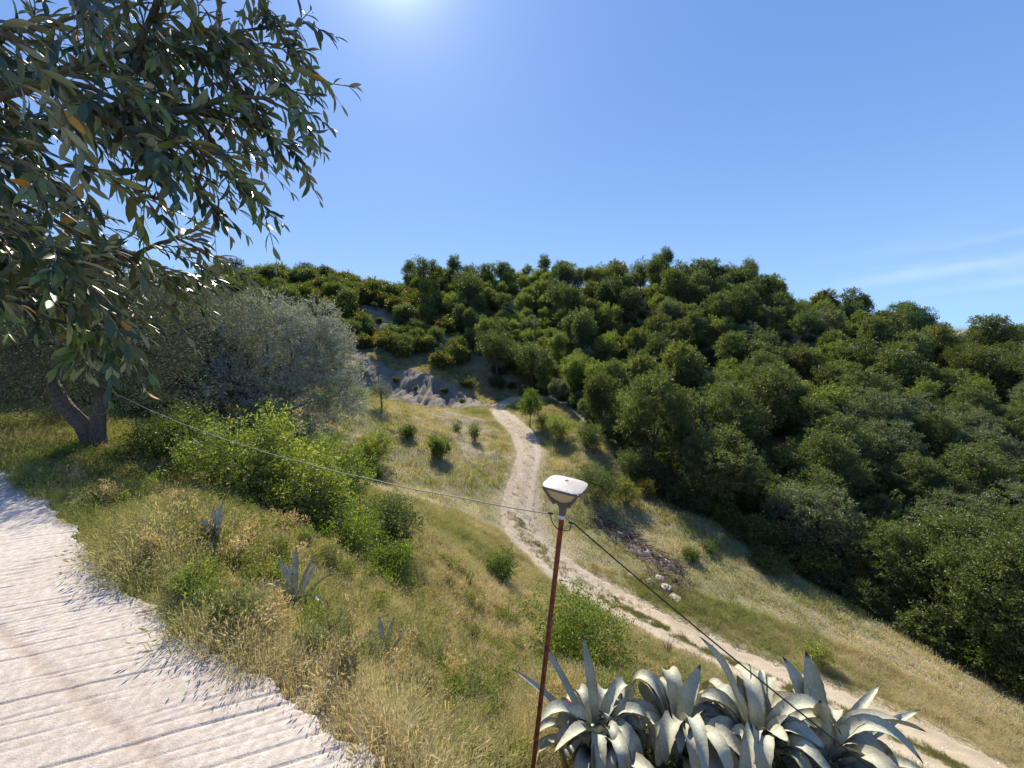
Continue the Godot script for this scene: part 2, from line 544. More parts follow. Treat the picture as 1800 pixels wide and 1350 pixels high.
func build_driveway() -> void:
	# a raked concrete slab: rows run along the rake marks
	var along := Vector2(0.944, -0.33)
	var up := Vector2(-0.33, -0.944)
	var vs := steps([[-7.0, 0.4], [1.8, 0.011], [6.0, 0.018], [9.0, 0.04], [15.0, 0.0]])
	var cols := 151
	var s := Shape.new()
	var joint_a := Vector2(-5.38, -3.72)
	var joint_d := (Vector2(-2.4, -2.35) - joint_a).normalized()
	var lines := []
	rng.seed = 77
	var y := 1.7
	while y < 15.0:
		y += rng.randf_range(0.09, 0.17)
		lines.append([y, rng.randf_range(0.006, 0.017), rng.randf_range(0.006, 0.011), rng.randf() * 40.0, rng.randf_range(-0.012, 0.012)])
	var rows := 0
	var first := 0
	for v in vs:
		# where this row meets the slab's edge
		var o: Vector2 = up * v
		var ue := -30.0
		for k in drive_edge.size() - 1:
			var a: Vector2 = drive_edge[k]
			var b: Vector2 = drive_edge[k + 1]
			var da := (a - o).dot(up)
			var db := (b - o).dot(up)
			if da * db <= 0.0 and da != db:
				ue = maxf(ue, (a.lerp(b, da / (da - db)) - o).dot(along))
		if ue < -29.0:
			ue = 0.3 if v < 3.0 else -14.0
		ue += 0.2 * fine.get_noise_2d(v * 2.0, 7.0) + 0.05 * fine.get_noise_2d(v * 22.0, 3.0)
		while first < lines.size() - 1 and lines[first][0] < v - 0.12:
			first += 1
		for q in cols:
			var u := lerpf((-9.5 if v < 6.0 else -15.0), ue, 1.0 - pow(1.0 - q / 150.0, 1.25))
			var p: Vector2 = o + along * u
			var dip := 0.0
			for k in range(first, mini(first + 6, lines.size())):
				var l: Array = lines[k]
				var w: float = v - l[0] - l[4] * u - 0.02 * fine.get_noise_2d(u * 0.8, l[3])
				var there := clampf(2.6 * fine.get_noise_2d(u * 0.6 + l[3] * 9.0, l[3]) + 0.9, 0.0, 1.0)
				dip = maxf(dip, there * l[1] * exp(-(w / l[2]) ** 2))
			var wave := v - 0.19 * u + 0.02 * fine.get_noise_2d(u * 0.7, v * 1.5)
			dip += (0.5 + 0.5 * sin(wave * TAU / (0.065 if v < 6.0 else 0.1))) * 0.008 * clampf(0.6 + 2.2 * patches.get_noise_2d(u * 5.0, v * 20.0), 0.0, 1.0)
			dip += 0.0015 * (0.5 + fine.get_noise_2d(p.x * 20.0, p.y * 20.0))
			# a trowelled joint that follows the edge, with dirt in it
			var joint := exp(-(((p - joint_a).cross(joint_d) - 0.02 * fine.get_noise_2d(p.x * 3.0, p.y * 3.0)) / 0.045) ** 2)
			dip += joint * 0.006
			var c := Color(0.47, 0.425, 0.37).lerp(Color(0.53, 0.485, 0.43), clampf(0.5 + patches.get_noise_2d(p.x * 6.0, p.y * 6.0), 0.0, 1.0))
			c = c.lerp(Color(0.37, 0.31, 0.255), joint * 0.8)
			s.v.append(Vector3(p.x, 11.0 - dip - (0.09 if q == cols - 1 else 0.0), p.y))
			s.c.append(c)
		rows += 1
	s.grid(cols, rows, 0)
	s.smooth()
	if s.n[cols * 40 + 20].y < 0.0:
		s.flip()
	structure("driveway", s.mesh(), mats.concrete)

# ------------------------------------------------------------------ trees, shrubs and grass
func lobes_of(width: float, tall: float, middle: float, count: int, share: float, bias := 0.35) -> Array:
	# a main body with smaller heads bulging out of it
	var out := [[Vector3(0, middle, 0), Vector3(width * 0.36, tall * 0.36, width * 0.36)]]
	for k in count:
		var d := sphere_dir()
		d.y = lerpf(d.y, bias, 0.3)
		d = d.normalized()
		var r := width * 0.5 * share * rng.randf_range(0.6, 1.5)
		var reach := rng.randf_range(0.62, 0.95)
		var at := Vector3(d.x * (width * 0.5 - r * 0.6) * reach, middle + d.y * (tall * 0.5 - r * 0.5) * reach, d.z * (width * 0.5 - r * 0.6) * reach)
		out.append([at, Vector3(r, r * rng.randf_range(0.75, 1.0), r)])
	return out

func crown(lobes: Array, clumps: int, per: int, spread: float, length: float, width: float, colors: Array, rise := 0.3, shell := 0.4) -> Shape:
	var s := Shape.new()
	var areas := []
	var total := 0.0
	for l in lobes:
		total += l[1].x * l[1].x * (0.4 if areas.is_empty() and lobes.size() > 12 else 1.0)
		areas.append(total)
	for k in clumps:
		var pickd := rng.randf() * total
		var li := 0
		while areas[li] < pickd:
			li += 1
		var center: Vector3 = lobes[li][0]
		var radii: Vector3 = lobes[li][1]
		var d := sphere_dir()
		var out := 1.0 - shell * rng.randf() * rng.randf() * 2.0
		var at := center + d * radii * out
		var tint: Color = colors[rng.randi() % colors.size()]
		var shade := rng.randf_range(0.8, 1.2)
		var fan := (d + Vector3(0, rise, 0) + sphere_dir() * 0.5).normalized()
		for j in per:
			var o := Vector3(rng.randfn(0, 1), rng.randfn(0, 0.8), rng.randfn(0, 1)) * spread * 0.62 + fan * rng.randf_range(-0.6, 2.6) * spread
			var along := (fan * 0.8 + sphere_dir()).normalized()
			var across := along.cross(sphere_dir()).normalized()
			var f := shade * rng.randf_range(0.85, 1.15)
			var size := rng.randf_range(0.7, 1.2)
			s.leaf(at + o, along, across, length * size, width * size, Color(tint.r * f, tint.g * f, tint.b * f))
	return s

func wood(height_to: float, radius: float, lobes: Array, fork: float, lean := Vector3.ZERO, color := Color(0.2, 0.17, 0.14)) -> Shape:
	var s := Shape.new()
	var top := Vector3(0, height_to, 0) + lean
	var path := [Vector3(0, -0.5, 0), Vector3(0, 0.0, 0)]
	path.append_array(bezier(Vector3(0, 0.02, 0), Vector3(0, fork * 0.5, 0) - lean * 0.1, Vector3(rng.randf_range(-0.1, 0.1), fork, 0) + lean * 0.5, top, 7))
	var rr := []
	for k in path.size():
		rr.append(radius * (1.35 if k < 2 else 1.0) * lerpf(1.0, 0.22, clampf((k - 1.0) / (path.size() - 2.0), 0, 1)))
	s.tube(path, rr, 8, color, 0.08, rng)
	for k in mini(lobes.size(), 9):
		var to: Vector3 = lobes[k][0]
		var from := Vector3(0, fork * rng.randf_range(0.8, 1.3), 0) + lean * 0.3
		var b := bezier(from, from + Vector3(to.x * 0.25, (to.y - from.y) * 0.45, to.z * 0.25), to - Vector3(to.x * 0.2, 0.1, to.z * 0.2), to, 5)
		var r0 := radius * rng.randf_range(0.35, 0.5)
		s.tube(b, [r0, r0 * 0.85, r0 * 0.7, r0 * 0.5, r0 * 0.35, r0 * 0.15], 5, color)
	return s

var kinds := {}

func toned(colors: Array, by: Color) -> Array:
	var out := []
	for c in colors:
		out.append(Color(c.r * by.r, c.g * by.g, c.b * by.b))
	return out

func grow_kind(called: String, seeded: int, width: float, tall: float, trunk: float, radius: float, heads: int, share: float, clumps: int, per: int, spread: float, leaf: Vector2, colors: Array, mat: String, shell := 0.4) -> void:
	rng.seed = seeded
	var lobes := lobes_of(width, tall, trunk + tall * 0.5, heads, share, 0.35 if trunk > 0.5 else -0.1)
	var c := crown(lobes, clumps, per, spread, leaf.x, leaf.y, colors, 0.3, shell)
	var w := wood(trunk + tall * 0.6, radius, lobes, trunk + tall * 0.15)
	kinds[called] = [w.mesh(mats.bark), c.mesh(mats[mat])]

func plant(kind: String, called: String, label: String, category: String, x: float, z: float, scale: float, turn: float, group := "", stretch := 1.0) -> Node3D:
	var o := thing(called, label, category, Vector3(x, height(x, z), z), turn, group)
	o.scale = Vector3(scale, scale * stretch, scale)
	part("trunk", kinds[kind][0], o)
	part("crown", kinds[kind][1], o)
	return o

func make_kinds() -> void:
	var oak := [Color(0.125, 0.15, 0.056), Color(0.15, 0.175, 0.064), Color(0.18, 0.205, 0.074), Color(0.1, 0.125, 0.05)]
	var lime := [Color(0.21, 0.245, 0.066), Color(0.165, 0.2, 0.058), Color(0.255, 0.28, 0.076)]
	var grey := [Color(0.175, 0.2, 0.13), Color(0.145, 0.17, 0.105), Color(0.2, 0.225, 0.15)]
	var dark := [Color(0.085, 0.11, 0.045), Color(0.1, 0.125, 0.05), Color(0.12, 0.145, 0.055)]
	for k in 5:
		grow_kind("hill_oak%d" % k, 100 + k, 6.2, 6.4, 1.6, 0.16, 34, 0.27, 820, 16, 0.2, Vector2([0.24, 0.3, 0.2, 0.26, 0.22][k], [0.13, 0.14, 0.11, 0.12, 0.14][k]), toned(oak if k < 3 else dark, [Color(1, 1, 1), Color(1.3, 1.14, 1.0), Color(0.85, 0.98, 1.25), Color(1, 1, 1), Color(1.2, 1.0, 0.9)][k]), "broadleaf", 0.35)
	for k in 2:
		grow_kind("hill_lime%d" % k, 120 + k, 5.2, 5.8, 1.0, 0.13, 28, 0.28, 700, 16, 0.18, Vector2(0.22, 0.12), lime, "broadleaf", 0.35)
	grow_kind("hill_grey0", 130, 5.6, 6.2, 1.2, 0.14, 30, 0.28, 760, 18, 0.18, Vector2(0.22, 0.09), grey, "broadleaf", 0.35)
	for k in 3:
		grow_kind("near_oak%d" % k, 140 + k, 6.6, 7.4, 1.2, 0.17, 60, 0.22, 2000, 16, 0.14, Vector2(0.17, 0.085), [oak, grey, oak][k], "broadleaf", 0.4)
	grow_kind("hill_tall0", 135, 3.6, 8.0, 1.4, 0.13, 30, 0.34, 640, 16, 0.18, Vector2(0.22, 0.11), lime, "broadleaf", 0.35)
	grow_kind("hill_tall1", 136, 4.4, 9.0, 2.0, 0.17, 34, 0.32, 760, 16, 0.2, Vector2(0.26, 0.1), oak, "broadleaf", 0.45)
	grow_kind("hill_open0", 137, 7.0, 5.5, 3.2, 0.2, 13, 0.34, 420, 16, 0.26, Vector2(0.24, 0.13), dark, "broadleaf", 0.4)
	for k in 3:
		grow_kind("bush%d" % k, 160 + k, 2.4, 2.0, -0.15, 0.05, 22, 0.36, 680, 14, 0.1, Vector2(0.12, 0.06), [[Color(0.11, 0.145, 0.03), Color(0.09, 0.12, 0.03), Color(0.14, 0.16, 0.035)], oak, [Color(0.085, 0.11, 0.05), Color(0.11, 0.135, 0.06)]][k], "broadleaf", 0.5)
	grow_kind("broom0", 170, 2.2, 1.9, -0.2, 0.04, 18, 0.38, 460, 12, 0.14, Vector2(0.2, 0.06), [Color(0.17, 0.19, 0.04), Color(0.13, 0.16, 0.035), Color(0.2, 0.2, 0.045)], "broadleaf", 0.5)
	grow_kind("broom1", 171, 2.4, 1.9, -0.2, 0.04, 18, 0.38, 440, 12, 0.16, Vector2(0.2, 0.1), [Color(0.1, 0.11, 0.03), Color(0.13, 0.13, 0.03), Color(0.09, 0.1, 0.03), Color(0.1, 0.12, 0.035), Color(0.12, 0.13, 0.035), Color(0.14, 0.15, 0.04), Color(0.4, 0.27, 0.03)], "broadleaf", 0.5)
	grow_kind("pine0", 172, 6.0, 7.0, 2.0, 0.16, 14, 0.4, 520, 16, 0.25, Vector2(0.3, 0.1), [Color(0.035, 0.055, 0.03), Color(0.045, 0.065, 0.032)], "broadleaf", 0.4)

func plant_wood() -> void:
	# the wooded hillside
	rng.seed = 4242
	var spots := []
	var tries := 0
	while tries < 60000 and spots.size() < 520:
		tries += 1
		var x := rng.randf_range(-34.0, 130.0)
		var z := rng.randf_range(-124.0, -13.0)
		var p := Vector2(x, z)
		if absf(x) > 6.0 + -z * 1.36 or not inside_of(forest_edge, p):
			continue
		if edge_distance(forest_edge, p, true) < 1.0 or zone(gully_zone, p, 2.0) > 0.4:
			continue
		var need := 3.9 if z > -45.0 else 4.6
		if x > 60.0:
			need = 5.6
		elif x < 14.0 and z < -60.0:
			need = 3.5
		var free := true
		for q in spots:
			if p.distance_squared_to(q) < need * need:
				free = false
				break
		if free:
			spots.append(p)
	for p in spots:
		var d: float = -p.y
		var w := rng.randf()
		var turn := rng.randf() * TAU
		var tone := patches.get_noise_2d(p.x * 1.2, p.y * 1.2)
		var size := rng.randf_range(0.75, 1.15)
		if d < 46.0 or (d < 60.0 and w < 0.4):
			var k := rng.randi() % 3
			if p.x < 14.0:
				size *= 0.62
			if k == 1:
				plant("near_oak1", "grey_leaved_tree", "grey-green broadleaf tree at the foot of the wooded slope", "tree", p.x, p.y, size, turn, "grey-green trees at the foot of the slope", rng.randf_range(0.9, 1.1))
			else:
				plant("near_oak%d" % k, "valley_tree", "leafy green tree in the dip between meadow and hill", "tree", p.x, p.y, size, turn, "green trees in the dip below the hill", rng.randf_range(0.9, 1.15))
		elif w < 0.07:
			plant("hill_open0", "open_crowned_tree", "dark open-crowned tree with bare trunk showing on the hill", "tree", p.x, p.y, size, turn, "open-crowned trees on the wooded hill", rng.randf_range(0.9, 1.2))
		elif w > 0.9:
			plant("hill_tall%d" % (rng.randi() % 2), "tall_narrow_tree", "tall narrow tree rising among rounder trees on the hill", "tree", p.x, p.y, size * 0.9, turn, "tall narrow trees on the wooded hill", rng.randf_range(0.85, 1.1))
		elif w < 0.16:
			plant("hill_grey0", "silvery_tree", "silvery grey-green tree among darker trees on the hill", "tree", p.x, p.y, size, turn, "silvery trees on the wooded hill")
		elif tone > 0.06 or (p.x < 12.0 and w < 0.75):
			plant("hill_lime%d" % (rng.randi() % 2), "light_green_tree", "light yellow-green tree on the wooded hill", "tree", p.x, p.y, size * (0.85 if p.x < 12.0 else 1.0), turn, "light green trees on the wooded hill", rng.randf_range(0.9, 1.2))
		else:
			plant("hill_oak%d" % (rng.randi() % 5), "oak_tree", "dense dark green oak on the wooded hill", "tree", p.x, p.y, size * (0.85 if p.x < 12.0 else 1.05), turn, "dark oaks on the wooded hill", rng.randf_range(0.95, 1.25))
	print("trees ", spots.size())
	rng.seed = 4300
	for kind in ["bush1", "bush2"]:
		var list := []
		while list.size() < 420:
			var p := Vector2(rng.randf_range(-34.0, 120.0), rng.randf_range(-124.0, -10.0))
			if not inside_of(forest_edge, p) or edge_distance(forest_edge, p, true) < 0.5 or absf(p.x) > 6.0 - p.y * 1.36:
				continue
			var s := rng.randf_range(0.7, 1.5)
			list.append([Transform3D(Basis(Vector3.UP, rng.randf() * TAU).scaled(Vector3(s, s * 0.9, s)), Vector3(p.x, height(p.x, p.y) - 0.1, p.y)), Color.WHITE])
		scatter("undergrowth", "low undergrowth filling the shade below the hill's trees" if kind == "bush1" else "grey-green undergrowth between the hill's trees", kinds[kind][1], list, "undergrowth")
	# bushes that close the wood's edge towards the meadow
	rng.seed = 4400
	for k in range(8, 15):
		for j in 5:
			var a: Vector2 = forest_edge[k]
			var b: Vector2 = forest_edge[k + 1]
			var p := a.lerp(b, (j + rng.randf_range(0.1, 0.9)) / 5.0) + (b - a).normalized().orthogonal() * rng.randf_range(-0.6, 1.2)
			if k == 14 and j > 0:
				break
			plant(["bush1", "bush2", "bush0"][rng.randi() % 3], "wood_edge_bush", "leafy bush closing the wood's edge towards the right meadow", "bush", p.x, p.y, rng.randf_range(0.7, 1.45), rng.randf() * TAU, "bushes along the wood's edge")
	# tall trees along the right-hand skyline
	for a in [[98.0, -82.0, 1.25], [103.0, -84.0, 1.1], [110.0, -86.0, 1.2], [88.0, -92.0, 1.1], [80.0, -95.0, 1.15]]:
		plant("hill_oak%d" % (rng.randi() % 5), "skyline_tree", "tall loose-crowned tree standing up from the right skyline", "tree", a[0], a[1], a[2], rng.randf() * TAU, "tall trees on the right skyline", 1.2)

func plant_left_hill() -> void:
	rng.seed = 515
	var n := 0
	var tries := 0
	while n < 330 and tries < 14000:
		tries += 1
		var z := rng.randf_range(-118.0, -62.0)
		var x := rng.randf_range(-80.0, -6.0)
		var p := Vector2(x, z)
		if inside_of(forest_edge, p) or zone(clay_zone, p, 1.5) > 0.2 or zone(gully_zone, p, 2.0) > 0.55 or absf(x) > 6.0 - z * 0.75:
			continue
		if z > -74.0 and rng.randf() < 0.45:
			continue
		n += 1
		var s := rng.randf_range(0.7, 1.5) * (1.25 if z < -85.0 else 1.0)
		var turn := rng.randf() * TAU
		var w := rng.randf()
		if w < 0.4:
			plant("broom1", "flowering_broom", "broom bush flecked with orange-yellow flowers on the left hill", "bush", x, z, s * 1.2, turn, "flowering broom on the left hill")
		elif w < 0.7:
			plant("bush1", "dark_scrub_bush", "dark green scrub bush on the left hill above the clay", "bush", x, z, s * 1.3, turn, "dark scrub on the left hill")
		else:
			plant("broom0", "yellow_green_bush", "bright yellow-green bush on the left hill above the clay", "bush", x, z, s * 1.1, turn, "yellow-green bushes on the left hill")
	for a in [[-24.0, -63.5, 0.9], [-19.0, -64.5, 0.7], [-15.5, -63.0, 0.6], [-11.0, -64.0, 0.8], [-8.0, -62.5, 0.6], [-22.0, -61.0, 0.5], [-29.0, -88.0, 1.0], [-31.5, -93.0, 1.1], [-26.0, -86.0, 0.8]]:
		plant("bush0", "clay_bank_bush", "small green bush rooted on the bare grey clay bank", "bush", a[0], a[1], a[2] * 0.7, a[0], "small bushes on the bare clay")
	for a in [[-74.0, -109.0, 0.95], [-55.0, -109.0, 0.8], [-49.5, -108.0, 0.55], [-28.0, -117.0, 0.5]]:
		plant("pine0", "hilltop_tree", "dark rounded tree standing up from the left hill's skyline", "tree", a[0], a[1], a[2], a[0], "dark trees on the left skyline", 0.85)

func tuft(seeded: int, blades: int, tall: float, spread: float, heads: int, wide: float, head: float) -> ArrayMesh:
	rng.seed = seeded
	var s := Shape.new()
	for k in blades:
		var w := rng.randf() * TAU
		var out := Vector3(cos(w), 0, sin(w))
		var from := out * spread * sqrt(rng.randf())
		from = Vector3(from.x * rng.randf_range(-1, 1), 0, from.z)
		var hgt := tall * rng.randf_range(0.45, 1.0)
		var bend := rng.randf_range(0.15, 0.75)
		var mid := from + Vector3(0, hgt * 0.6, 0) + out * hgt * bend * 0.35
		var tip := from + Vector3(0, hgt * (1.0 - bend * 0.35), 0) + out * hgt * bend
		var side := out.cross(Vector3.UP) * wide * rng.randf_range(0.6, 1.2)
		var f := rng.randf_range(0.75, 1.2)
		var c := Color(f, f * rng.randf_range(0.95, 1.05), f)
		var a := s.v.size()
		s.v.append_array([from - side - Vector3(0, 0.03, 0), from + side - Vector3(0, 0.03, 0), mid - side * 0.8, mid + side * 0.8, tip])
		for q in 5:
			s.c.append(c)
		s.i.append_array([a, a + 2, a + 1, a + 1, a + 2, a + 3, a + 2, a + 4, a + 3])
		if k < heads:
			# a drooping seed head on a taller stalk
			var along := (tip - mid).normalized()
			var size := head * rng.randf_range(0.7, 1.2)
			var hc := Color(1.4, 1.36, 1.3) * rng.randf_range(0.8, 1.1)
			s.leaf(tip - along * 0.02, along, along.cross(sphere_dir()).normalized(), size, size * 0.24, hc)
			s.leaf(tip - along * 0.02, along, along.cross(sphere_dir()).normalized(), size, size * 0.24, hc)
	return s.mesh(mats.grass)

func scatter(called: String, label: String, m: Mesh, spots: Array, category := "grass") -> void:
	var mm := MultiMesh.new()
	mm.transform_format = MultiMesh.TRANSFORM_3D
	mm.use_colors = true
	mm.mesh = m
	mm.instance_count = spots.size()
	for k in spots.size():
		mm.set_instance_transform(k, spots[k][0])
		mm.set_instance_color(k, spots[k][1])
	var o := MultiMeshInstance3D.new()
	o.name = numbered(called)
	o.multimesh = mm
	add_child(o)
	tag(o, label, category)
	o.set_meta("kind", "stuff")

func grass_color(x: float, z: float) -> Color:
	var s := clampf(straw(x, z) + rng.randf_range(-0.4, 0.35), 0.0, 1.0)
	var green := Color(0.22, 0.27, 0.085).lerp(Color(0.35, 0.38, 0.15), rng.randf())
	var dry := Color(0.54, 0.46, 0.3).lerp(Color(0.74, 0.66, 0.47), rng.randf())
	return green.lerp(dry, s)

func open_ground(x: float, z: float) -> float:
	# how freely grass grows here
	if drive_depth(x, z) > 0.03 + 0.16 * fine.get_noise_2d(x * 1.6, z * 1.6) + 0.07 * fine.get_noise_2d(x * 6.0, z * 6.0):
		return 0.0
	var r := road_offset(x, z)
	if r < 1.1 + 0.14 * fine.get_noise_2d(x, z):
		return 0.0
	var p := Vector2(x, z)
	if z < -12.0 and inside_of(forest_edge, p) and edge_distance(forest_edge, p, true) > 1.5:
		return 0.0
	if x < 0.0 and z < -33.0:
		if zone(clay_zone, p, 1.0) > 0.35:
			return 0.0
		if zone(soil_zone, p, 1.5) > 0.5:
			return 0.25
	return 1.0

func sow_grass() -> void:
	var near := [tuft(1, 16, 0.23, 0.1, 9, 0.0014, 0.035), tuft(2, 16, 0.3, 0.11, 10, 0.0014, 0.038), tuft(3, 20, 0.2, 0.12, 6, 0.002, 0.03), tuft(8, 22, 0.15, 0.12, 0, 0.003, 0.03)]
	var mid := [tuft(4, 22, 0.34, 0.22, 12, 0.004, 0.055), tuft(5, 24, 0.24, 0.24, 8, 0.005, 0.05)]
	var far := [tuft(6, 22, 0.3, 0.5, 10, 0.011, 0.1), tuft(7, 22, 0.22, 0.5, 6, 0.014, 0.09)]
	var rings := [
		["bank_grass", near, 0.0, 9.5, 60000, "dry seeding grass and weeds on the bank beside the driveway"],
		["slope_grass", mid, 8.5, 24.0, 60000, "sunburnt grass on the slope falling to the dirt track"],
		["meadow_grass", far, 22.0, 74.0, 46000, "short grass of the meadow on both sides of the far track"]]
	for ring in rings:
		rng.seed = 900 + int(ring[2])
		var lists := []
		for m in ring[1]:
			lists.append([])
		var n := 0
		var tries := 0
		while n < ring[4] and tries < ring[4] * 6:
			tries += 1
			var d := lerpf(ring[2], ring[3], sqrt(rng.randf()) if ring[2] > 20.0 else rng.randf())
			var az := rng.randf_range(-0.98, 0.98)
			var x: float = d * sin(az) * (1.25 if d < 24.0 else 1.0)
			var z: float = -d * cos(az)
			if d < 9.5:
				x = rng.randf_range(-12.5, 7.5)
				z = rng.randf_range(-9.5, -1.6)
				if -z < -x * 0.6 - 1.0:
					continue
			if rng.randf() > open_ground(x, z):
				continue
			n += 1
			var c := grass_color(x, z)
			var s := rng.randf_range(0.6, 1.25) * (1.0 + 0.6 * patches.get_noise_2d(x * 8.0, z * 8.0))
			if road_offset(x, z) < 1.35:
				s *= 0.6
			var b := Basis(Vector3.UP, rng.randf() * TAU).scaled(Vector3(s, s * rng.randf_range(0.8, 1.2), s))
			lists[rng.randi() % lists.size()].append([Transform3D(b, Vector3(x, height(x, z), z)), c])
		for k in lists.size():
			scatter(ring[0], ring[5], ring[1][k], lists[k])
	# leafy weeds among the grass of the bank
	for w in [[21, Color(0.22, 0.28, 0.075), 620], [22, Color(0.22, 0.25, 0.12), 480], [23, Color(0.46, 0.38, 0.23), 420]]:
		rng.seed = w[0]
		var c: Color = w[1]
		var m := crown([[Vector3(0, 0.12, 0), Vector3(0.12, 0.12, 0.12)], [Vector3(0.07, 0.2, 0.03), Vector3(0.07, 0.09, 0.07)], [Vector3(-0.05, 0.22, -0.05), Vector3(0.06, 0.1, 0.06)]], 90, 7, 0.022, 0.04, 0.011, [c, c * 0.8, c * 1.2], 0.9, 0.8).mesh(mats.grass)
		var spots := []
		while spots.size() < w[2]:
			var x := rng.randf_range(-11.0, 5.0)
			var z := rng.randf_range(-13.0, -1.8)
			if open_ground(x, z) < 0.5 or drive_depth(x, z) > -0.25 or patches.get_noise_2d(x * 9.0 + w[0] * 30.0, z * 9.0) < -0.05:
				continue
			var s := rng.randf_range(0.7, 1.45)
			spots.append([Transform3D(Basis(Vector3.UP, rng.randf() * TAU).scaled(Vector3(s, s * rng.randf_range(0.7, 1.3), s)), Vector3(x, height(x, z) - 0.02, z)), Color.WHITE * rng.randf_range(0.8, 1.2)])
		scatter("bank_weeds", "leafy %s weeds scattered through the grass of the bank" % ["green", "grey-green", "dry brown"][w[0] - 21], m, spots, "weeds")
	# loose gravel on the track
	rng.seed = 66
	var pebble := Shape.new()
	for q in [Vector3(1, 0, 0), Vector3(0.2, 0.1, 0.9), Vector3(-0.9, 0, 0.3), Vector3(-0.3, 0.05, -0.8), Vector3(0.1, 0.65, 0.05), Vector3(-0.4, 0.5, 0.2)]:
		pebble.v.append(q)
		pebble.c.append(Color.WHITE)
	pebble.i = PackedInt32Array([0, 4, 1, 1, 4, 5, 1, 5, 2, 2, 5, 3, 3, 5, 4, 3, 4, 0])
	var stones := []
	while stones.size() < 9000:
		var t := rng.randf_range(0.5, 19.5)
		var k := int(t)
		var p := road_mid[k].lerp(road_mid[k + 1], t - k)
		var side := (road_mid[k + 1] - road_mid[k]).normalized().orthogonal()
		p += side * rng.randf_range(-1.12, 1.12) * road_half[k]
		var s := 0.012 + 0.05 * pow(rng.randf(), 5.0)
		var f := rng.randf_range(0.35, 0.75)
		stones.append([Transform3D(Basis(Vector3.UP, rng.randf() * TAU).scaled(Vector3(s, s * rng.randf_range(0.5, 1.0), s)), Vector3(p.x, base_height(p.x, p.y) - 0.02, p.y)), Color(f, f * 0.94, f * 0.85)])
	scatter("gravel", "loose pale gravel lying on the dirt track", pebble.mesh(mats.gravel), stones, "gravel")
	# the green strip between the wheel ruts
	rng.seed = 71
	var list := []
	while list.size() < 4200:
		var t := rng.randf_range(1.0, 19.0)
		var k := int(t)
		var on := t < 7.4 or (t < 12.0 and patches.get_noise_2d(t * 40.0, 3.0) > 0.0)
		if not on and rng.randf() > 0.08:
			continue
		var p := road_mid[k].lerp(road_mid[k + 1], t - k)
		var wide := 0.24 if t < 7.4 else 0.5
		p += Vector2(rng.randfn(0, wide), rng.randfn(0, wide))
		if fine.get_noise_2d(p.x * 1.5, p.y * 1.5) < -0.12:
			continue
		var s := rng.randf_range(0.35, 0.75)
		list.append([Transform3D(Basis(Vector3.UP, rng.randf() * TAU).scaled(Vector3(s, s * 0.7, s)), Vector3(p.x, base_height(p.x, p.y), p.y)), Color(0.13, 0.17, 0.05).lerp(Color(0.26, 0.25, 0.1), rng.randf())])
	scatter("track_grass", "low green weeds growing between the wheel ruts of the track", mid[1], list)

# ------------------------------------------------------------------ olives and shrubs around the meadow
func gnarled(path: Array, r0: float, r1: float, seeded: int, color := Color(0.31, 0.235, 0.18)) -> ArrayMesh:
	# an old trunk: fluted, twisting, swelling at the foot
	rng.seed = seeded
	var s := Shape.new()
	var sides := 18
	var rows := 26
	var curve := Curve3D.new()
	for k in path.size():
		var t: Vector3 = (path[mini(k + 1, path.size() - 1)] - path[maxi(k - 1, 0)]) / 6.0
		curve.add_point(path[k], -t, t)
	var flutes := []
	for k in 5:
		flutes.append([rng.randi_range(2, 6), rng.randf() * TAU, rng.randf_range(0.04, 0.11), rng.randf_range(-2.0, 2.0)])
	var total := curve.get_baked_length()
	var side := Vector3.RIGHT
	for k in rows:
		var t := float(k) / (rows - 1)
		var p := curve.sample_baked(t * total, true)
		var q := curve.sample_baked(minf(t + 0.03, 1.0) * total, true)
		var along := (q - p).normalized() if t < 0.97 else Vector3.UP
		side = (side - along * side.dot(along)).normalized()
		var other := along.cross(side)
		var r := lerpf(r0, r1, pow(t, 0.7)) * (1.0 + 0.5 * exp(-t * 9.0))
		for j in sides:
			var w := TAU * j / sides
			var f := 1.0
			for fl in flutes:
				f += fl[2] * sin(fl[0] * w + fl[1] + fl[3] * t * 3.0)
			f += rng.randf_range(-0.035, 0.035)
			s.v.append(p + (side * cos(w) + other * sin(w)) * r * f)
			var tone := rng.randf_range(0.8, 1.15)
			s.c.append(Color(color.r * tone, color.g * tone, color.b * tone))
	for k in rows - 1:
		for j in sides:
			var a := k * sides + j
			var b := k * sides + (j + 1) % sides
			s.i.append_array([a, a + sides, b, b, a + sides, b + sides])
	s.smooth()
	return s.mesh(mats.bark)

func olive_crown(lobes: Array, clumps: int, per: int, spread: float, colors: Array, length := 0.085, width := 0.022) -> Shape:
	# fine narrow leaves on short upright sprigs
	return crown(lobes, clumps, per, spread, length, width, colors, 0.5, 0.55)

func limbs(from: Vector3, lobes: Array, radius: float) -> ArrayMesh:
	var s := Shape.new()
	for l in lobes:
		var to: Vector3 = l[0]
		var side := Vector3(rng.randf_range(-0.4, 0.4), rng.randf_range(0.2, 0.7), rng.randf_range(-0.4, 0.4))
		var b := bezier(from, from.lerp(to, 0.3) + side, from.lerp(to, 0.75) + side * 0.6, to, 8)
		var r := radius * rng.randf_range(0.6, 1.0)
		var rr := []
		for k in 9:
			rr.append(r * lerpf(1.0, 0.2, k / 8.0))
		s.tube(b, rr, 6, Color(0.1, 0.085, 0.075))
		for j in 5:
			var p: Vector3 = b[rng.randi_range(3, 8)]
			var q: Vector3 = p + sphere_dir() * l[1].x * 0.8 + Vector3(0, 0.3, 0)
			s.tube([p, p.lerp(q, 0.5) + sphere_dir() * 0.12, q], [r * 0.35, r * 0.22, r * 0.08], 4, Color(0.1, 0.085, 0.075))
	return s.mesh(mats.bark)

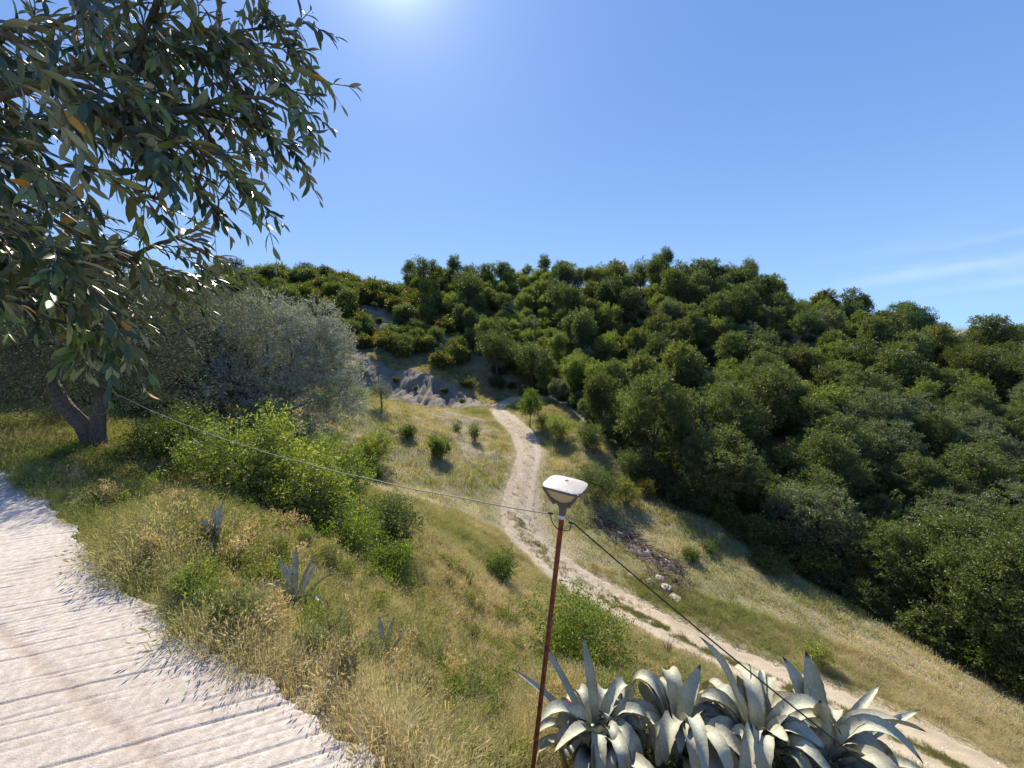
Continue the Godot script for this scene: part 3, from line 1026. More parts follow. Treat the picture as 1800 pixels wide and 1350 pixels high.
func build_olives() -> void:
	var dull := [Color(0.1, 0.115, 0.07), Color(0.085, 0.1, 0.06), Color(0.12, 0.135, 0.085)]
	var silver := [Color(0.39, 0.405, 0.335), Color(0.32, 0.335, 0.27), Color(0.45, 0.46, 0.39), Color(0.24, 0.255, 0.19)]
	# the old olive with two trunks beside the driveway
	var at := Vector3(-11.2, height(-11.2, -10.3), -10.3)
	var o := thing("olive_tree", "old olive tree with two leaning reddish-brown trunks beside the driveway", "tree", at)
	part("trunk", gnarled([Vector3(0.05, -0.3, 0), Vector3(-0.1, 0.5, 0), Vector3(-0.6, 1.3, 0.05), Vector3(-0.95, 2.3, 0.1)], 0.2, 0.12, 31), o)
	part("trunk", gnarled([Vector3(0.22, -0.3, 0.05), Vector3(0.32, 0.6, 0.1), Vector3(0.45, 1.4, 0.0), Vector3(0.55, 2.4, -0.2)], 0.19, 0.12, 32), o)
	rng.seed = 33
	var lobes := []
	for a in [[-2.6, 2.5, 0.3, 1.3], [-1.2, 3.6, 0.2, 1.5], [0.4, 3.9, -0.4, 1.5], [1.7, 3.2, -0.3, 1.3], [2.3, 2.3, 0.2, 0.85], [-3.4, 3.6, -0.5, 1.3], [-0.4, 2.7, 1.1, 1.0], [1.0, 2.5, 0.8, 0.85], [-1.9, 2.1, 0.8, 0.8], [-3.7, 2.0, 0.2, 0.9], [0.2, 2.6, -1.6, 1.3], [2.6, 3.4, -1.4, 1.2], [-2.4, 2.8, -1.6, 1.4], [-1.1, 2.3, 0.9, 0.9], [0.3, 2.0, 0.9, 0.6], [1.6, 1.7, 0.4, 0.7], [-2.9, 1.5, 0.5, 0.8], [1.5, 1.2, -1.0, 0.9], [-2.2, 1.2, -1.2, 1.0]]:
		lobes.append([Vector3(a[0], a[1], a[2]), Vector3(a[3], a[3] * 0.8, a[3])])
	part("limb", limbs(Vector3(-0.9, 2.2, 0.1), [lobes[0], lobes[1], lobes[5], lobes[8]], 0.09), o)
	part("limb", limbs(Vector3(0.55, 2.3, -0.2), [lobes[2], lobes[3], lobes[4], lobes[6], lobes[11]], 0.09), o)
	part("crown", olive_crown(lobes, 2900, 22, 0.14, dull, 0.085, 0.026).mesh(mats.olive_leaf), o)
	# the big silvery olive on the slope
	var x := -11.4
	var z := -18.2
	o = thing("silver_olive_tree", "large spreading silvery grey olive tree with dark inner branches", "tree", Vector3(x, height(x, z) - 0.2, z))
	rng.seed = 41
	lobes = []
	for a in [[0, 5.2, 0, 2.2], [-1.9, 4.8, 0.3, 1.7], [1.9, 5.0, 0.2, 1.7], [3.3, 4.1, 0.4, 1.35], [3.9, 2.9, 0.6, 1.0], [-3.2, 3.7, 0.5, 1.4], [-3.4, 2.3, 0.9, 1.1], [0.4, 6.3, 0.2, 1.35], [-1.2, 6.1, 0.1, 1.2], [2.3, 6.1, -0.3, 1.2], [2.2, 3.2, 1.3, 1.2], [-0.6, 3.6, 1.6, 1.2], [-1.9, 2.6, 1.5, 1.0], [1.0, 2.2, 1.7, 1.0], [2.9, 1.8, 1.2, 0.8], [-2.6, 1.3, 1.3, 0.8], [0.0, 4.0, -1.8, 1.8], [-4.0, 3.0, 0.2, 1.2], [-3.9, 1.6, 0.3, 1.0], [3.6, 2.0, -0.3, 0.9], [-0.4, 1.6, 1.9, 0.8], [0.6, 3.0, 0.9, 1.2], [3.0, 5.3, 0.0, 1.1], [-2.6, 5.6, -0.3, 1.2]]:
		lobes.append([Vector3(a[0], a[1], a[2]), Vector3(a[3], a[3] * 0.85, a[3])])
	part("trunk", gnarled([Vector3(0, -0.4, 0), Vector3(0.1, 0.4, 0), Vector3(-0.1, 1.0, 0), Vector3(0, 1.7, 0)], 0.36, 0.24, 42, Color(0.2, 0.17, 0.15)), o)
	for k in 12:
		part("limb", limbs(Vector3(0, 1.4, 0), [lobes[k]], 0.1), o)
	part("crown", olive_crown(lobes, 6800, 17, 0.1, silver, 0.12, 0.036).mesh(mats.olive_leaf), o)
	# darker trees closing the view on the left
	rng.seed = 51
	lobes = lobes_of(6.4, 5.6, 3.6, 20, 0.36)
	kinds["left_olive"] = [wood(4.6, 0.22, lobes, 1.6).mesh(mats.bark), olive_crown(lobes, 2600, 18, 0.15, dull, 0.13, 0.038).mesh(mats.olive_leaf)]
	for a in [[-14.6, -17.6, 0.9], [-13.0, -19.6, 0.8], [-19.5, -19.0, 1.0], [-17.0, -18.0, 0.95], [-24.5, -20.5, 1.1], [-20.0, -20.5, 1.2], [-16.0, -21.5, 1.0], [-26.0, -22.0, 1.2], [-29.0, -21.0, 1.1], [-22.0, -28.0, 1.2], [-17.8, -27.0, 1.05], [-31.0, -26.0, 1.3], [-27.0, -34.0, 1.2], [-36.0, -20.0, 1.3], [-36.0, -32.0, 1.3], [-34.0, -44.0, 1.3], [-42.0, -40.0, 1.3], [-28.0, -45.0, 1.1]]:
		plant("left_olive", "dark_olive_tree", "dull green olive tree in the grove behind the two-trunked olive", "tree", a[0], a[1], a[2], rng.randf() * TAU, "olives in the grove behind the two-trunked olive")
	# the small olive by the clay bank
	x = -13.2
	z = -39.5
	o = thing("young_olive_tree", "small young olive tree with slim bare trunk below the clay bank", "tree", Vector3(x, height(x, z), z))
	rng.seed = 61
	lobes = [[Vector3(0, 2.0, 0), Vector3(0.8, 0.8, 0.8)], [Vector3(0.5, 1.6, 0.2), Vector3(0.6, 0.6, 0.6)], [Vector3(-0.5, 1.7, 0.1), Vector3(0.6, 0.6, 0.6)]]
	part("trunk", gnarled([Vector3(0, -0.2, 0), Vector3(0.05, 0.4, 0), Vector3(0.0, 0.9, 0), Vector3(0.0, 1.7, 0)], 0.09, 0.05, 62), o)
	part("limb", limbs(Vector3(0, 0.9, 0), lobes, 0.04), o)
	part("crown", olive_crown(lobes, 240, 16, 0.12, [Color(0.19, 0.22, 0.13), Color(0.23, 0.25, 0.16)], 0.12, 0.034).mesh(mats.olive_leaf), o)

func shrub(called: String, label: String, x: float, z: float, wide: float, tall: float, seeded: int, colors: Array, clumps: int, leaf: Vector2, spread := 0.09, heads := 16, share := 0.4, stems := 6, group := "", per := 14, shoots := 9) -> Node3D:
	rng.seed = seeded
	var o := thing(called, label, "shrub", Vector3(x, height(x, z), z), 0.0, group)
	var lobes := lobes_of(wide, tall, tall * 0.47, heads, share, -0.12)
	for k in shoots:
		var l: Array = lobes[1 + rng.randi() % (lobes.size() - 1)]
		lobes.append([l[0] + Vector3(rng.randf_range(-0.15, 0.15), l[1].y * 0.8, rng.randf_range(-0.15, 0.15)), Vector3(0.13, 0.42, 0.13) * rng.randf_range(0.7, 1.2)])
	var s := Shape.new()
	for k in stems:
		var to: Vector3 = lobes[k % lobes.size()][0]
		var from := Vector3(rng.randf_range(-0.1, 0.1), -0.15, rng.randf_range(-0.1, 0.1))
		s.tube(bezier(from, Vector3(to.x * 0.2, to.y * 0.5, to.z * 0.2), to * 0.8, to, 5), [0.028, 0.024, 0.02, 0.016, 0.012, 0.006], 5, Color(0.17, 0.14, 0.11))
	part("stem", s.mesh(mats.bark), o)
	part("foliage", crown(lobes, clumps, per, spread, leaf.x, leaf.y, colors, 0.45, 0.6).mesh(mats.broadleaf), o)
	o.set_meta("lobes", lobes)
	return o

func blossom(o: Node3D, count: int, seeded: int, size: float) -> void:
	# orange-red pomegranate flowers near the outside of the shrub
	rng.seed = seeded
	var s := Shape.new()
	for k in 6:
		var w := TAU * k / 6
		var d := Vector3(cos(w), 0.9, sin(w)).normalized()
		s.leaf(Vector3.ZERO, d, d.cross(Vector3.UP).normalized(), size, size * 0.6, Color(0.75, 0.1, 0.025))
	var m := s.mesh(mats.broadleaf)
	var lobes: Array = o.get_meta("lobes")
	for k in count:
		var l: Array = lobes[rng.randi() % lobes.size()]
		var f := part("flower", m, o)
		var d := sphere_dir()
		d.y = absf(d.y)
		d.z = absf(d.z)
		f.position = l[0] + d.normalized() * l[1] * 1.05
		f.rotation = Vector3(rng.randf() * 2.0, rng.randf() * TAU, 0)

func build_shrubs() -> void:
	var fresh := [Color(0.21, 0.27, 0.045), Color(0.16, 0.21, 0.04), Color(0.27, 0.32, 0.055), Color(0.12, 0.155, 0.04)]
	var yellowish := [Color(0.3, 0.325, 0.085), Color(0.22, 0.25, 0.07), Color(0.4, 0.4, 0.11), Color(0.15, 0.18, 0.055)]
	var deep := [Color(0.15, 0.19, 0.05), Color(0.125, 0.16, 0.046), Color(0.175, 0.21, 0.06)]
	var dusty := [Color(0.13, 0.16, 0.07), Color(0.16, 0.19, 0.08), Color(0.1, 0.13, 0.055)]
	# the thicket below the bank
	shrub("elder_bush", "tall yellow-green bush with feathery shoots below the big silvery olive", -6.9, -9.9, 2.9, 3.1, 301, yellowish, 900, Vector2(0.1, 0.042), 0.1, 22, 0.34, 9)
	shrub("elder_bush", "broad bush with pale yellow tips in the middle of the thicket", -5.6, -9.7, 2.4, 2.5, 302, yellowish, 700, Vector2(0.1, 0.042), 0.1, 20, 0.34, 8)
	shrub("thicket_bush", "bright green bush topping the back of the thicket", -5.6, -11.6, 2.8, 3.0, 303, fresh, 800, Vector2(0.08, 0.035), 0.1, 20, 0.36, 8)
	shrub("thicket_bush", "green bush filling the shaded hollow of the thicket", -4.9, -10.1, 1.9, 1.7, 304, deep, 480, Vector2(0.09, 0.04), 0.1, 14, 0.4, 7)
	shrub("thicket_bush", "dark bush at the foot of the two-trunked olive", -9.3, -10.6, 2.2, 1.7, 305, deep, 520, Vector2(0.09, 0.04), 0.1, 14, 0.4, 7)
	shrub("thicket_bush", "dusty green bush between thicket and silvery olive", -8.6, -13.6, 2.8, 2.2, 306, dusty, 600, Vector2(0.09, 0.04), 0.1, 16, 0.38, 7)
	shrub("feathery_bush", "grey-green feathery bush right behind the flowering pomegranate", -3.7, -11.8, 1.9, 1.9, 307, dusty, 480, Vector2(0.1, 0.03), 0.11, 14, 0.36, 7)
	shrub("thicket_bush", "half-bare bush of thin grey stems before the dark hollow", -4.4, -9.0, 1.2, 1.5, 308, deep, 110, Vector2(0.08, 0.035), 0.1, 10, 0.36, 12)
	var p := shrub("pomegranate_shrub", "upright pomegranate shrub with orange flowers below the bank", -4.0, -8.9, 1.9, 2.0, 309, fresh, 900, Vector2(0.07, 0.026), 0.09, 20, 0.34, 12)
	blossom(p, 20, 310, 0.035)
	p = shrub("pomegranate_shrub", "low bright green pomegranate shrub with arching twigs at the thicket's end", -3.1, -9.1, 1.5, 1.25, 311, fresh, 640, Vector2(0.07, 0.026), 0.09, 14, 0.36, 9)
	blossom(p, 4, 312, 0.035)
	p = shrub("pomegranate_shrub", "pomegranate shrub with red-orange flowers behind the left big agave", 1.55, -8.6, 2.9, 2.3, 313, fresh, 1250, Vector2(0.07, 0.026), 0.1, 20, 0.34, 12)
	blossom(p, 30, 314, 0.035)
	for a in [[-13.4, -14.2, 2.0, 1.3], [-15.6, -14.8, 2.6, 1.5], [-18.2, -15.2, 2.6, 1.6], [-21.0, -15.6, 3.0, 1.7], [-24.0, -16.2, 3.0, 1.8]]:
		shrub("grove_edge_bush", "low dense bush in the row along the olive grove's edge", a[0], a[1], a[2], a[3], 380 + int(-a[0]), dusty, 420, Vector2(0.1, 0.045), 0.12, 16, 0.38, 6, "bushes along the olive grove's edge")
	# lone bushes on the meadow
	shrub("meadow_bush", "wide round bush with yellow top and long shadow on the meadow", -10.3, -28.6, 3.0, 2.5, 321, yellowish, 520, Vector2(0.13, 0.06), 0.13, 16, 0.4)
	shrub("meadow_bush", "small upright oval bush alone on the meadow", -6.0, -32.6, 1.8, 2.2, 322, [Color(0.17, 0.21, 0.04), Color(0.13, 0.17, 0.035)], 420, Vector2(0.13, 0.06), 0.11, 12, 0.45)
	shrub("meadow_bush", "dark low bush behind the wide yellow-topped bush", -9.4, -34.5, 1.5, 1.1, 323, deep, 220, Vector2(0.13, 0.06), 0.11)
	shrub("meadow_bush", "dark bush with yellow-green top beside the track's bend", -0.45, -14.6, 1.25, 1.35, 324, [Color(0.14, 0.18, 0.05), Color(0.12, 0.155, 0.045), Color(0.2, 0.23, 0.06)], 520, Vector2(0.07, 0.035), 0.09)
	shrub("scraggy_bush", "straggly thin bush on bare soil above the track", -3.9, -40.4, 1.6, 2.0, 325, dusty, 130, Vector2(0.14, 0.06), 0.15, 10, 0.36, 12)
	shrub("scraggy_bush", "low twiggy bush left of the straggly one on bare soil", -6.0, -41.5, 1.2, 0.9, 326, dusty, 70, Vector2(0.14, 0.06), 0.15, 8, 0.36, 10)
	shrub("meadow_bush", "small dark bush on the meadow below the wide bush", -9.4, -26.4, 0.9, 0.7, 327, deep, 160, Vector2(0.1, 0.05), 0.1)
	shrub("meadow_bush", "pale shrubby growth on the slope beside the silvery olive", -12.6, -25.6, 3.2, 1.6, 328, [Color(0.2, 0.21, 0.09), Color(0.16, 0.18, 0.07)], 420, Vector2(0.12, 0.04), 0.14)
	shrub("meadow_bush", "dark brown-green bush just below the silvery olive", -10.4, -23.0, 1.8, 1.4, 329, [Color(0.09, 0.09, 0.04), Color(0.07, 0.08, 0.03)], 300, Vector2(0.1, 0.04), 0.12)
	shrub("meadow_bush", "bright bush against the right skirt of the silvery olive", -15.6, -33.0, 2.2, 2.2, 330, fresh, 300, Vector2(0.14, 0.06), 0.13)
	shrub("meadow_bush", "dark bush left of the young olive", -15.2, -38.5, 2.0, 1.8, 331, deep, 260, Vector2(0.14, 0.06), 0.13)
	shrub("meadow_bush", "fresh green bush between the silvery olive and the clay bank", -18.0, -42.0, 2.4, 2.6, 332, fresh, 300, Vector2(0.15, 0.07), 0.13)
	# right of the track
	shrub("roadside_bush", "large rounded grey-green bush on the right verge of the track", 7.2, -32.2, 3.8, 3.0, 341, dusty, 1000, Vector2(0.11, 0.05), 0.12, 24, 0.36)
	shrub("roadside_bush", "yellow-flowering broom spilling down beside the rounded grey-green bush", 9.7, -32.0, 2.2, 2.2, 342, [Color(0.22, 0.23, 0.045), Color(0.17, 0.19, 0.04), Color(0.4, 0.32, 0.03)], 340, Vector2(0.13, 0.05), 0.13)
	shrub("roadside_bush", "pale yellow-green bush on the right where the track bends away", 5.2, -43.6, 3.0, 2.8, 343, yellowish, 460, Vector2(0.15, 0.06), 0.15)
	shrub("roadside_bush", "pale reed-like bush next to the lone roadside tree", 3.6, -47.0, 2.0, 2.0, 344, yellowish, 260, Vector2(0.16, 0.05), 0.15)
	shrub("roadside_bush", "bushy green shrub at the wood's edge above the track", 8.0, -41.0, 3.2, 2.9, 345, dusty, 520, Vector2(0.14, 0.06), 0.14)
	shrub("roadside_bush", "yellow-orange flowering broom at the wood's edge", 12.2, -34.2, 1.8, 1.6, 346, [Color(0.15, 0.15, 0.04), Color(0.38, 0.26, 0.03), Color(0.18, 0.18, 0.05)], 220, Vector2(0.13, 0.05), 0.13)
	shrub("roadside_bush", "grey bushy shrub at the top of the right meadow", 11.5, -37.0, 3.0, 2.8, 347, dusty, 520, Vector2(0.13, 0.05), 0.13)
	shrub("verge_bush", "low grey-green cushion shrub in the right meadow", 14.5, -26.9, 1.6, 0.7, 348, dusty, 240, Vector2(0.1, 0.04), 0.1)
	shrub("verge_bush", "smaller dark cushion shrub in the right meadow", 12.4, -25.7, 1.1, 0.6, 349, deep, 180, Vector2(0.1, 0.04), 0.1)
	shrub("verge_bush", "straggling bush creeping out from the wood into the right meadow", 18.0, -26.0, 2.8, 1.4, 350, [Color(0.1, 0.14, 0.035), Color(0.08, 0.11, 0.03)], 420, Vector2(0.1, 0.045), 0.12)
	shrub("verge_bush", "small yellow-green bush on the right verge behind the agaves", 14.9, -17.6, 1.3, 1.2, 351, yellowish, 260, Vector2(0.08, 0.035), 0.1)
	rng.seed = 360
	var lobes := [[Vector3(0, 3.0, 0), Vector3(1.1, 1.2, 1.1)], [Vector3(0.5, 2.4, 0.3), Vector3(0.9, 0.8, 0.9)], [Vector3(-0.5, 2.5, 0.2), Vector3(0.9, 0.8, 0.9)], [Vector3(0.1, 3.9, 0), Vector3(0.7, 0.7, 0.7)]]
	var o := thing("roadside_tree", "small lone green tree with thin trunk beside the track's far bend", "tree", Vector3(2.2, height(2.2, -47.5), -47.5))
	part("trunk", wood(3.2, 0.09, lobes, 1.4).mesh(mats.bark), o)
	part("crown", crown(lobes, 420, 14, 0.14, 0.16, 0.08, [Color(0.14, 0.2, 0.03), Color(0.11, 0.16, 0.03), Color(0.17, 0.22, 0.04)]).mesh(mats.broadleaf), o)
	# bare dry stems
	rng.seed = 370
	for a in [[-0.8, -7.4, 0.6, "grey leafless twiggy plant standing in the dry grass", Color(0.2, 0.16, 0.12), 16], [5.9, -13.6, 1.0, "fan of reddish dry stems above the agaves at the track", Color(0.33, 0.19, 0.1), 26]]:
		var s := Shape.new()
		for k in a[5]:
			var d := (Vector3(rng.randf_range(-0.5, 0.5), 1.0, rng.randf_range(-0.5, 0.5))).normalized()
			var top: Vector3 = d * a[2] * rng.randf_range(0.6, 1.1)
			s.tube([Vector3(0, -0.1, 0), top * 0.5 + sphere_dir() * 0.03, top], [0.006, 0.005, 0.002], 3, a[4])
			s.tube([top * 0.5, top * 0.75 + sphere_dir() * 0.12], [0.004, 0.002], 3, a[4])
		o = thing("dry_plant", a[3], "plant", Vector3(a[0], height(a[0], a[1]), a[1]))
		part("stalks", s.mesh(mats.bark), o)
	# poppies
	for a in [[0.12, -7.3], [0.5, -4.9], [0.75, -4.75]]:
		o = thing("poppy", "red poppy in the dry grass beside the rusty lamp post", "flower", Vector3(a[0], height(a[0], a[1]), a[1]), 0.0, "red poppies near the lamp post")
		var s := Shape.new()
		s.tube([Vector3(0, -0.05, 0), Vector3(0.01, 0.2, 0), Vector3(0.0, 0.42, 0)], [0.003, 0.003, 0.002], 4, Color(0.12, 0.16, 0.05))
		part("stalk", s.mesh(mats.grass), o)
		for k in 4:
			s = Shape.new()
			var d := Vector3(cos(k * PI / 2), 0.45, sin(k * PI / 2)).normalized()
			s.leaf(Vector3(0, 0.42, 0), d, d.cross(Vector3.UP).normalized(), 0.035, 0.045, Color(0.6, 0.04, 0.025))
			part("petal", s.mesh(mats.grass), o)

# ------------------------------------------------------------------ agaves
func agave_leaf(turn: float, start: float, length: float, width: float, bend: float, bend_at: float, twist: float, seeded: int, pale: float) -> ArrayMesh:
	# a thick channelled leaf that leaves the heart at angle `start` above level and curls over
	rng.seed = seeded
	var s := Shape.new()
	var rows := 26
	var cols := 9
	var p := Vector3.ZERO
	var angle := start
	var out := Vector3(cos(turn), 0, sin(turn))
	var lat := Vector3(-sin(turn), 0, cos(turn))
	var step := length / (rows - 1)
	var wob := rng.randf_range(-0.25, 0.25)
	var hue := rng.randf_range(0.92, 1.08)
	var top := []
	for k in rows:
		var t := float(k) / (rows - 1)
		var along := out * cos(angle) + Vector3.UP * sin(angle)
		var up := -out * sin(angle) + Vector3.UP * cos(angle)
		var w := width * lerpf(0.6, 1.0, smoothstep(0.0, 0.42, t))
		if t > 0.55:
			w = width * (1.0 - pow((t - 0.55) / 0.45, 2.1) * 0.995)
		w = maxf(w, 0.004)
		var roll := twist * t * t + wob * sin(t * 5.0) * 0.4
		var side := lat * cos(roll) + up * sin(roll)
		var nrm := up * cos(roll) - lat * sin(roll)
		var cup := lerpf(0.42, 0.2, t) * w
		var thick := 0.022 * (1.0 - t * 0.85) + 0.003
		for q in cols:
			var u := float(q) / (cols - 1) * 2.0 - 1.0
			var edge := 1.0 + (0.07 if (k % 2 == 0 and absf(u) > 0.9) else 0.0)
			var wave := 0.02 * sin(t * 17.0 + u * 2.0 + seeded) * absf(u) * w
			s.v.append(p + side * u * w * 0.5 * edge + nrm * (cup * u * u - cup * 0.5 + wave))
			var f := hue * rng.randf_range(0.93, 1.07)
			var c := Color(0.37, 0.395, 0.325).lerp(Color(0.47, 0.485, 0.405), 0.5 + 0.5 * sin(t * 21.0 + seeded * 1.7))
			c = c.lerp(Color(0.52, 0.5, 0.36), maxf(pale, 0.0) * smoothstep(0.45, 0.85, t))
			if pale < 0.0:
				c = Color(0.36, 0.27, 0.17).lerp(Color(0.24, 0.17, 0.11), 0.5 + 0.5 * sin(t * 30.0 + u * 3.0))
			if absf(u) > 0.95:
				c = c.lerp(Color(0.3, 0.22, 0.14), 0.5)
			if t > 0.955:
				c = Color(0.07, 0.05, 0.045)
			s.c.append(Color(c.r * f, c.g * f, c.b * f))
			top.append(nrm * thick * (1.0 - u * u * 0.95))
		p += along * step
		var g := exp(-((t - bend_at) / 0.2) ** 2)
		angle -= bend * g / (rows * 0.2 * 1.77)
		angle -= 0.25 / rows
	var n := s.v.size()
	for k in n:
		s.v.append(s.v[k] - top[k])
		s.c.append(s.c[k])
	s.grid(cols, rows, 0)
	var half := s.i.size()
	s.grid(cols, rows, n)
	for k in range(half, s.i.size(), 3):
		var a := s.i[k + 1]
		s.i[k + 1] = s.i[k + 2]
		s.i[k + 2] = a
	s.smooth()
	return s.mesh(mats.agave)

func agave(label: String, x: float, z: float, leaves: Array, lift := 0.0, called := "agave") -> Node3D:
	# leaves: [turn degrees, start degrees, length, width, bend degrees, bend at, twist, pale]
	var o := thing(called, label, "agave", Vector3(x, height(x, z) + lift, z))
	var s := Shape.new()
	s.tube([Vector3(0, -0.3 - lift, 0), Vector3(0, 0.0, 0), Vector3(0, 0.16, 0)], [0.13, 0.13, 0.05], 8, Color(0.2, 0.17, 0.11))
	part("stem", s.mesh(mats.bark), o)
	var k := 0
	for a in leaves:
		var l := part("leaf", agave_leaf(deg_to_rad(a[0]), deg_to_rad(a[1]), a[2], a[3], deg_to_rad(a[4]), a[5], a[6], 1000 + int(x * 100.0) + k * 7, a[7]), o)
		l.position = Vector3(cos(deg_to_rad(a[0])), 0, sin(deg_to_rad(a[0]))) * (0.08 if a[1] < 70 else 0.04) + Vector3(0, clampf((a[1] - 20.0) / 400.0, 0.0, 0.2), 0)
		k += 1
	if lift == 0.0:
		# withered leaves lying round the foot
		for q in 6:
			var dry := part("dry_leaf", agave_leaf(q * 1.1 + x, deg_to_rad(8 + q * 3), 0.75, 0.1, 0.5, 0.5, 0.9, 5000 + q + int(x * 10.0), -1.0), o)
			dry.position = Vector3(0, 0.03, 0)
	return o

func rosette(seeded: int, count: int, length: float, width: float, bendy: float) -> Array:
	rng.seed = seeded
	var out := []
	for k in count:
		var t := float(k) / count
		var start := lerpf(44.0, 80.0, pow(t, 0.5)) + rng.randf_range(-10, 10)
		var bend := bendy * rng.randf_range(0.55, 1.25) * (1.0 if t < 0.96 else 0.2)
		out.append([k * 137.5 + rng.randf_range(-40, 40), start, length * rng.randf_range(0.65, 1.15) * lerpf(0.85, 1.05, t), width * rng.randf_range(0.85, 1.15), bend, rng.randf_range(0.42, 0.62), rng.randf_range(-1.0, 1.0), rng.randf_range(0.0, 0.8)])
	return out

func build_agaves() -> void:
	# turn: 0 = right, 90 = towards the terrace, 180 = left, 270 = towards the hill
	var a := rosette(81, 36, 1.4, 0.16, 235.0)
	a.append_array([[250, 80, 1.25, 0.13, 8, 0.6, 0.2, 0.1], [190, 52, 1.4, 0.11, 10, 0.7, 0.1, 0.2], [215, 62, 1.35, 0.1, 12, 0.7, 0.3, 0.3], [175, 50, 1.25, 0.11, 150, 0.6, 0.2, 0.6], [165, 40, 1.2, 0.12, 120, 0.6, 0.2, 0.8], [95, 66, 1.3, 0.22, 230, 0.5, 0.3, 0.8], [60, 48, 1.3, 0.16, 60, 0.6, -0.5, 0.3]])
	agave("big agave with tightly curled grey leaves, directly beside the rusty lamp post", 1.08, -4.3, a)
	a = rosette(82, 32, 1.4, 0.18, 190.0)
	a.append_array([[100, 74, 1.35, 0.2, 150, 0.6, 0.0, 0.9], [70, 70, 1.35, 0.2, 150, 0.6, 0.3, 0.8], [130, 76, 1.4, 0.19, 170, 0.6, -0.2, 0.9], [270, 78, 1.3, 0.2, 170, 0.6, 0.2, 0.9]])
	agave("big agave with broad upright leaves folding over, in the middle of the row", 2.1, -4.3, a)
	a = rosette(83, 28, 1.35, 0.17, 175.0)
	a.append_array([[200, 74, 1.5, 0.12, 30, 0.8, 1.2, 0.7], [120, 70, 1.3, 0.2, 150, 0.6, 0.2, 0.6]])
	agave("big agave with one tall twisted leaf, between the middle and outer plants", 3.0, -4.2, a)
	a = rosette(84, 28, 1.3, 0.19, 150.0)
	a.append_array([[280, 76, 1.2, 0.24, 20, 0.75, 0.3, 0.9], [250, 74, 1.15, 0.24, 30, 0.75, 0.2, 0.9], [338, 46, 1.3, 0.12, 10, 0.6, 0.2, 0.1], [352, 36, 1.45, 0.12, 8, 0.6, 0.1, 0.1], [20, 40, 1.4, 0.15, 95, 0.6, 0.2, 0.6], [45, 40, 1.3, 0.16, 105, 0.6, 0.2, 0.4]])
	agave("big agave with stiff pointed leaves reaching over the track, end of the row", 3.8, -4.2, a)
	# small ones in the bank's grass
	var stiff := [[200, 76, 0.55, 0.075, 4, 0.6, 0.1, 0.0], [260, 84, 0.62, 0.085, 3, 0.6, 0.1, 0.0], [330, 74, 0.6, 0.08, 5, 0.6, 0.1, 0.0], [60, 78, 0.5, 0.085, 6, 0.6, 0.1, 0.0], [120, 72, 0.48, 0.08, 8, 0.6, 0.1, 0.1], [0, 52, 0.6, 0.06, 15, 0.7, 0.4, 0.8], [20, 40, 0.5, 0.065, 60, 0.6, 0.2, 1.0], [180, 58, 0.52, 0.055, 90, 0.62, 0.3, 1.0], [160, 46, 0.46, 0.055, 80, 0.6, 0.3, 1.0], [90, 60, 0.4, 0.08, 10, 0.6, 0.0, 0.2], [230, 60, 0.45, 0.07, 12, 0.6, 0.0, 0.1], [300, 60, 0.45, 0.07, 12, 0.6, 0.0, 0.1]]
	agave("medium young agave with spiky dark leaves and drooping pale outer leaves", -2.95, -4.95, stiff, 0.12, "young_agave")
	var less := []
	for l in stiff.slice(0, 7):
		less.append([l[0] + 40, l[1], l[2] * 0.72, l[3] * 0.9, l[4], l[5], l[6], l[7] * 0.5])
	agave("small young agave half sunk in grass nearest the driveway's shadow", -4.35, -5.45, less, 0.1, "young_agave")
	less = []
	for l in stiff.slice(0, 6):
		less.append([l[0] - 30, l[1], l[2] * 0.66, l[3] * 0.8, l[4], l[5], l[6], l[7] * 0.4])
	agave("small slender young agave on the lower bank beside a green weed", -1.7, -4.75, less, 0.08, "young_agave")

# ------------------------------------------------------------------ lamp post and its cables
func ring(half: float, y: float, round_off: float, n: int) -> Array:
	# a square with bowed sides, corners on the axes' diagonals
	var out := []
	for k in n:
		var w := TAU * k / n
		var c := cos(w)
		var d := sin(w)
		var r := half / pow(pow(absf(c), round_off) + pow(absf(d), round_off), 1.0 / round_off)
		out.append(Vector3(c * r, y, d * r))
	return out

func loft(rings: Array, color := Color.WHITE, cap := true) -> Shape:
	var s := Shape.new()
	var n: int = rings[0].size()
	for r in rings:
		for p in r:
			s.v.append(p)
			s.c.append(color)
	for k in rings.size() - 1:
		for j in n:
			var a := k * n + j
			var b := k * n + (j + 1) % n
			s.i.append_array([a, a + n, b, b, a + n, b + n])
	if cap:
		for e in [0, rings.size() - 1]:
			var m := Vector3.ZERO
			for p in rings[e]:
				m += p / n
			var q := s.v.size()
			s.v.append(m)
			s.c.append(color)
			for j in n:
				var a: int = e * n + j
				var b: int = e * n + (j + 1) % n
				s.i.append_array([a, b, q] if e == 0 else [a, q, b])
	return s

func slab(a: Vector3, b: Vector3, c: Vector3, d: Vector3, thick: Vector3) -> Shape:
	# a thin four-cornered plate
	var s := Shape.new()
	for p in [a, b, c, d, a + thick, b + thick, c + thick, d + thick]:
		s.v.append(p)
	s.i = PackedInt32Array([0, 1, 2, 0, 2, 3, 4, 6, 5, 4, 7, 6, 0, 4, 1, 1, 4, 5, 1, 5, 2, 2, 5, 6, 2, 6, 3, 3, 6, 7, 3, 7, 0, 0, 7, 4])
	return s

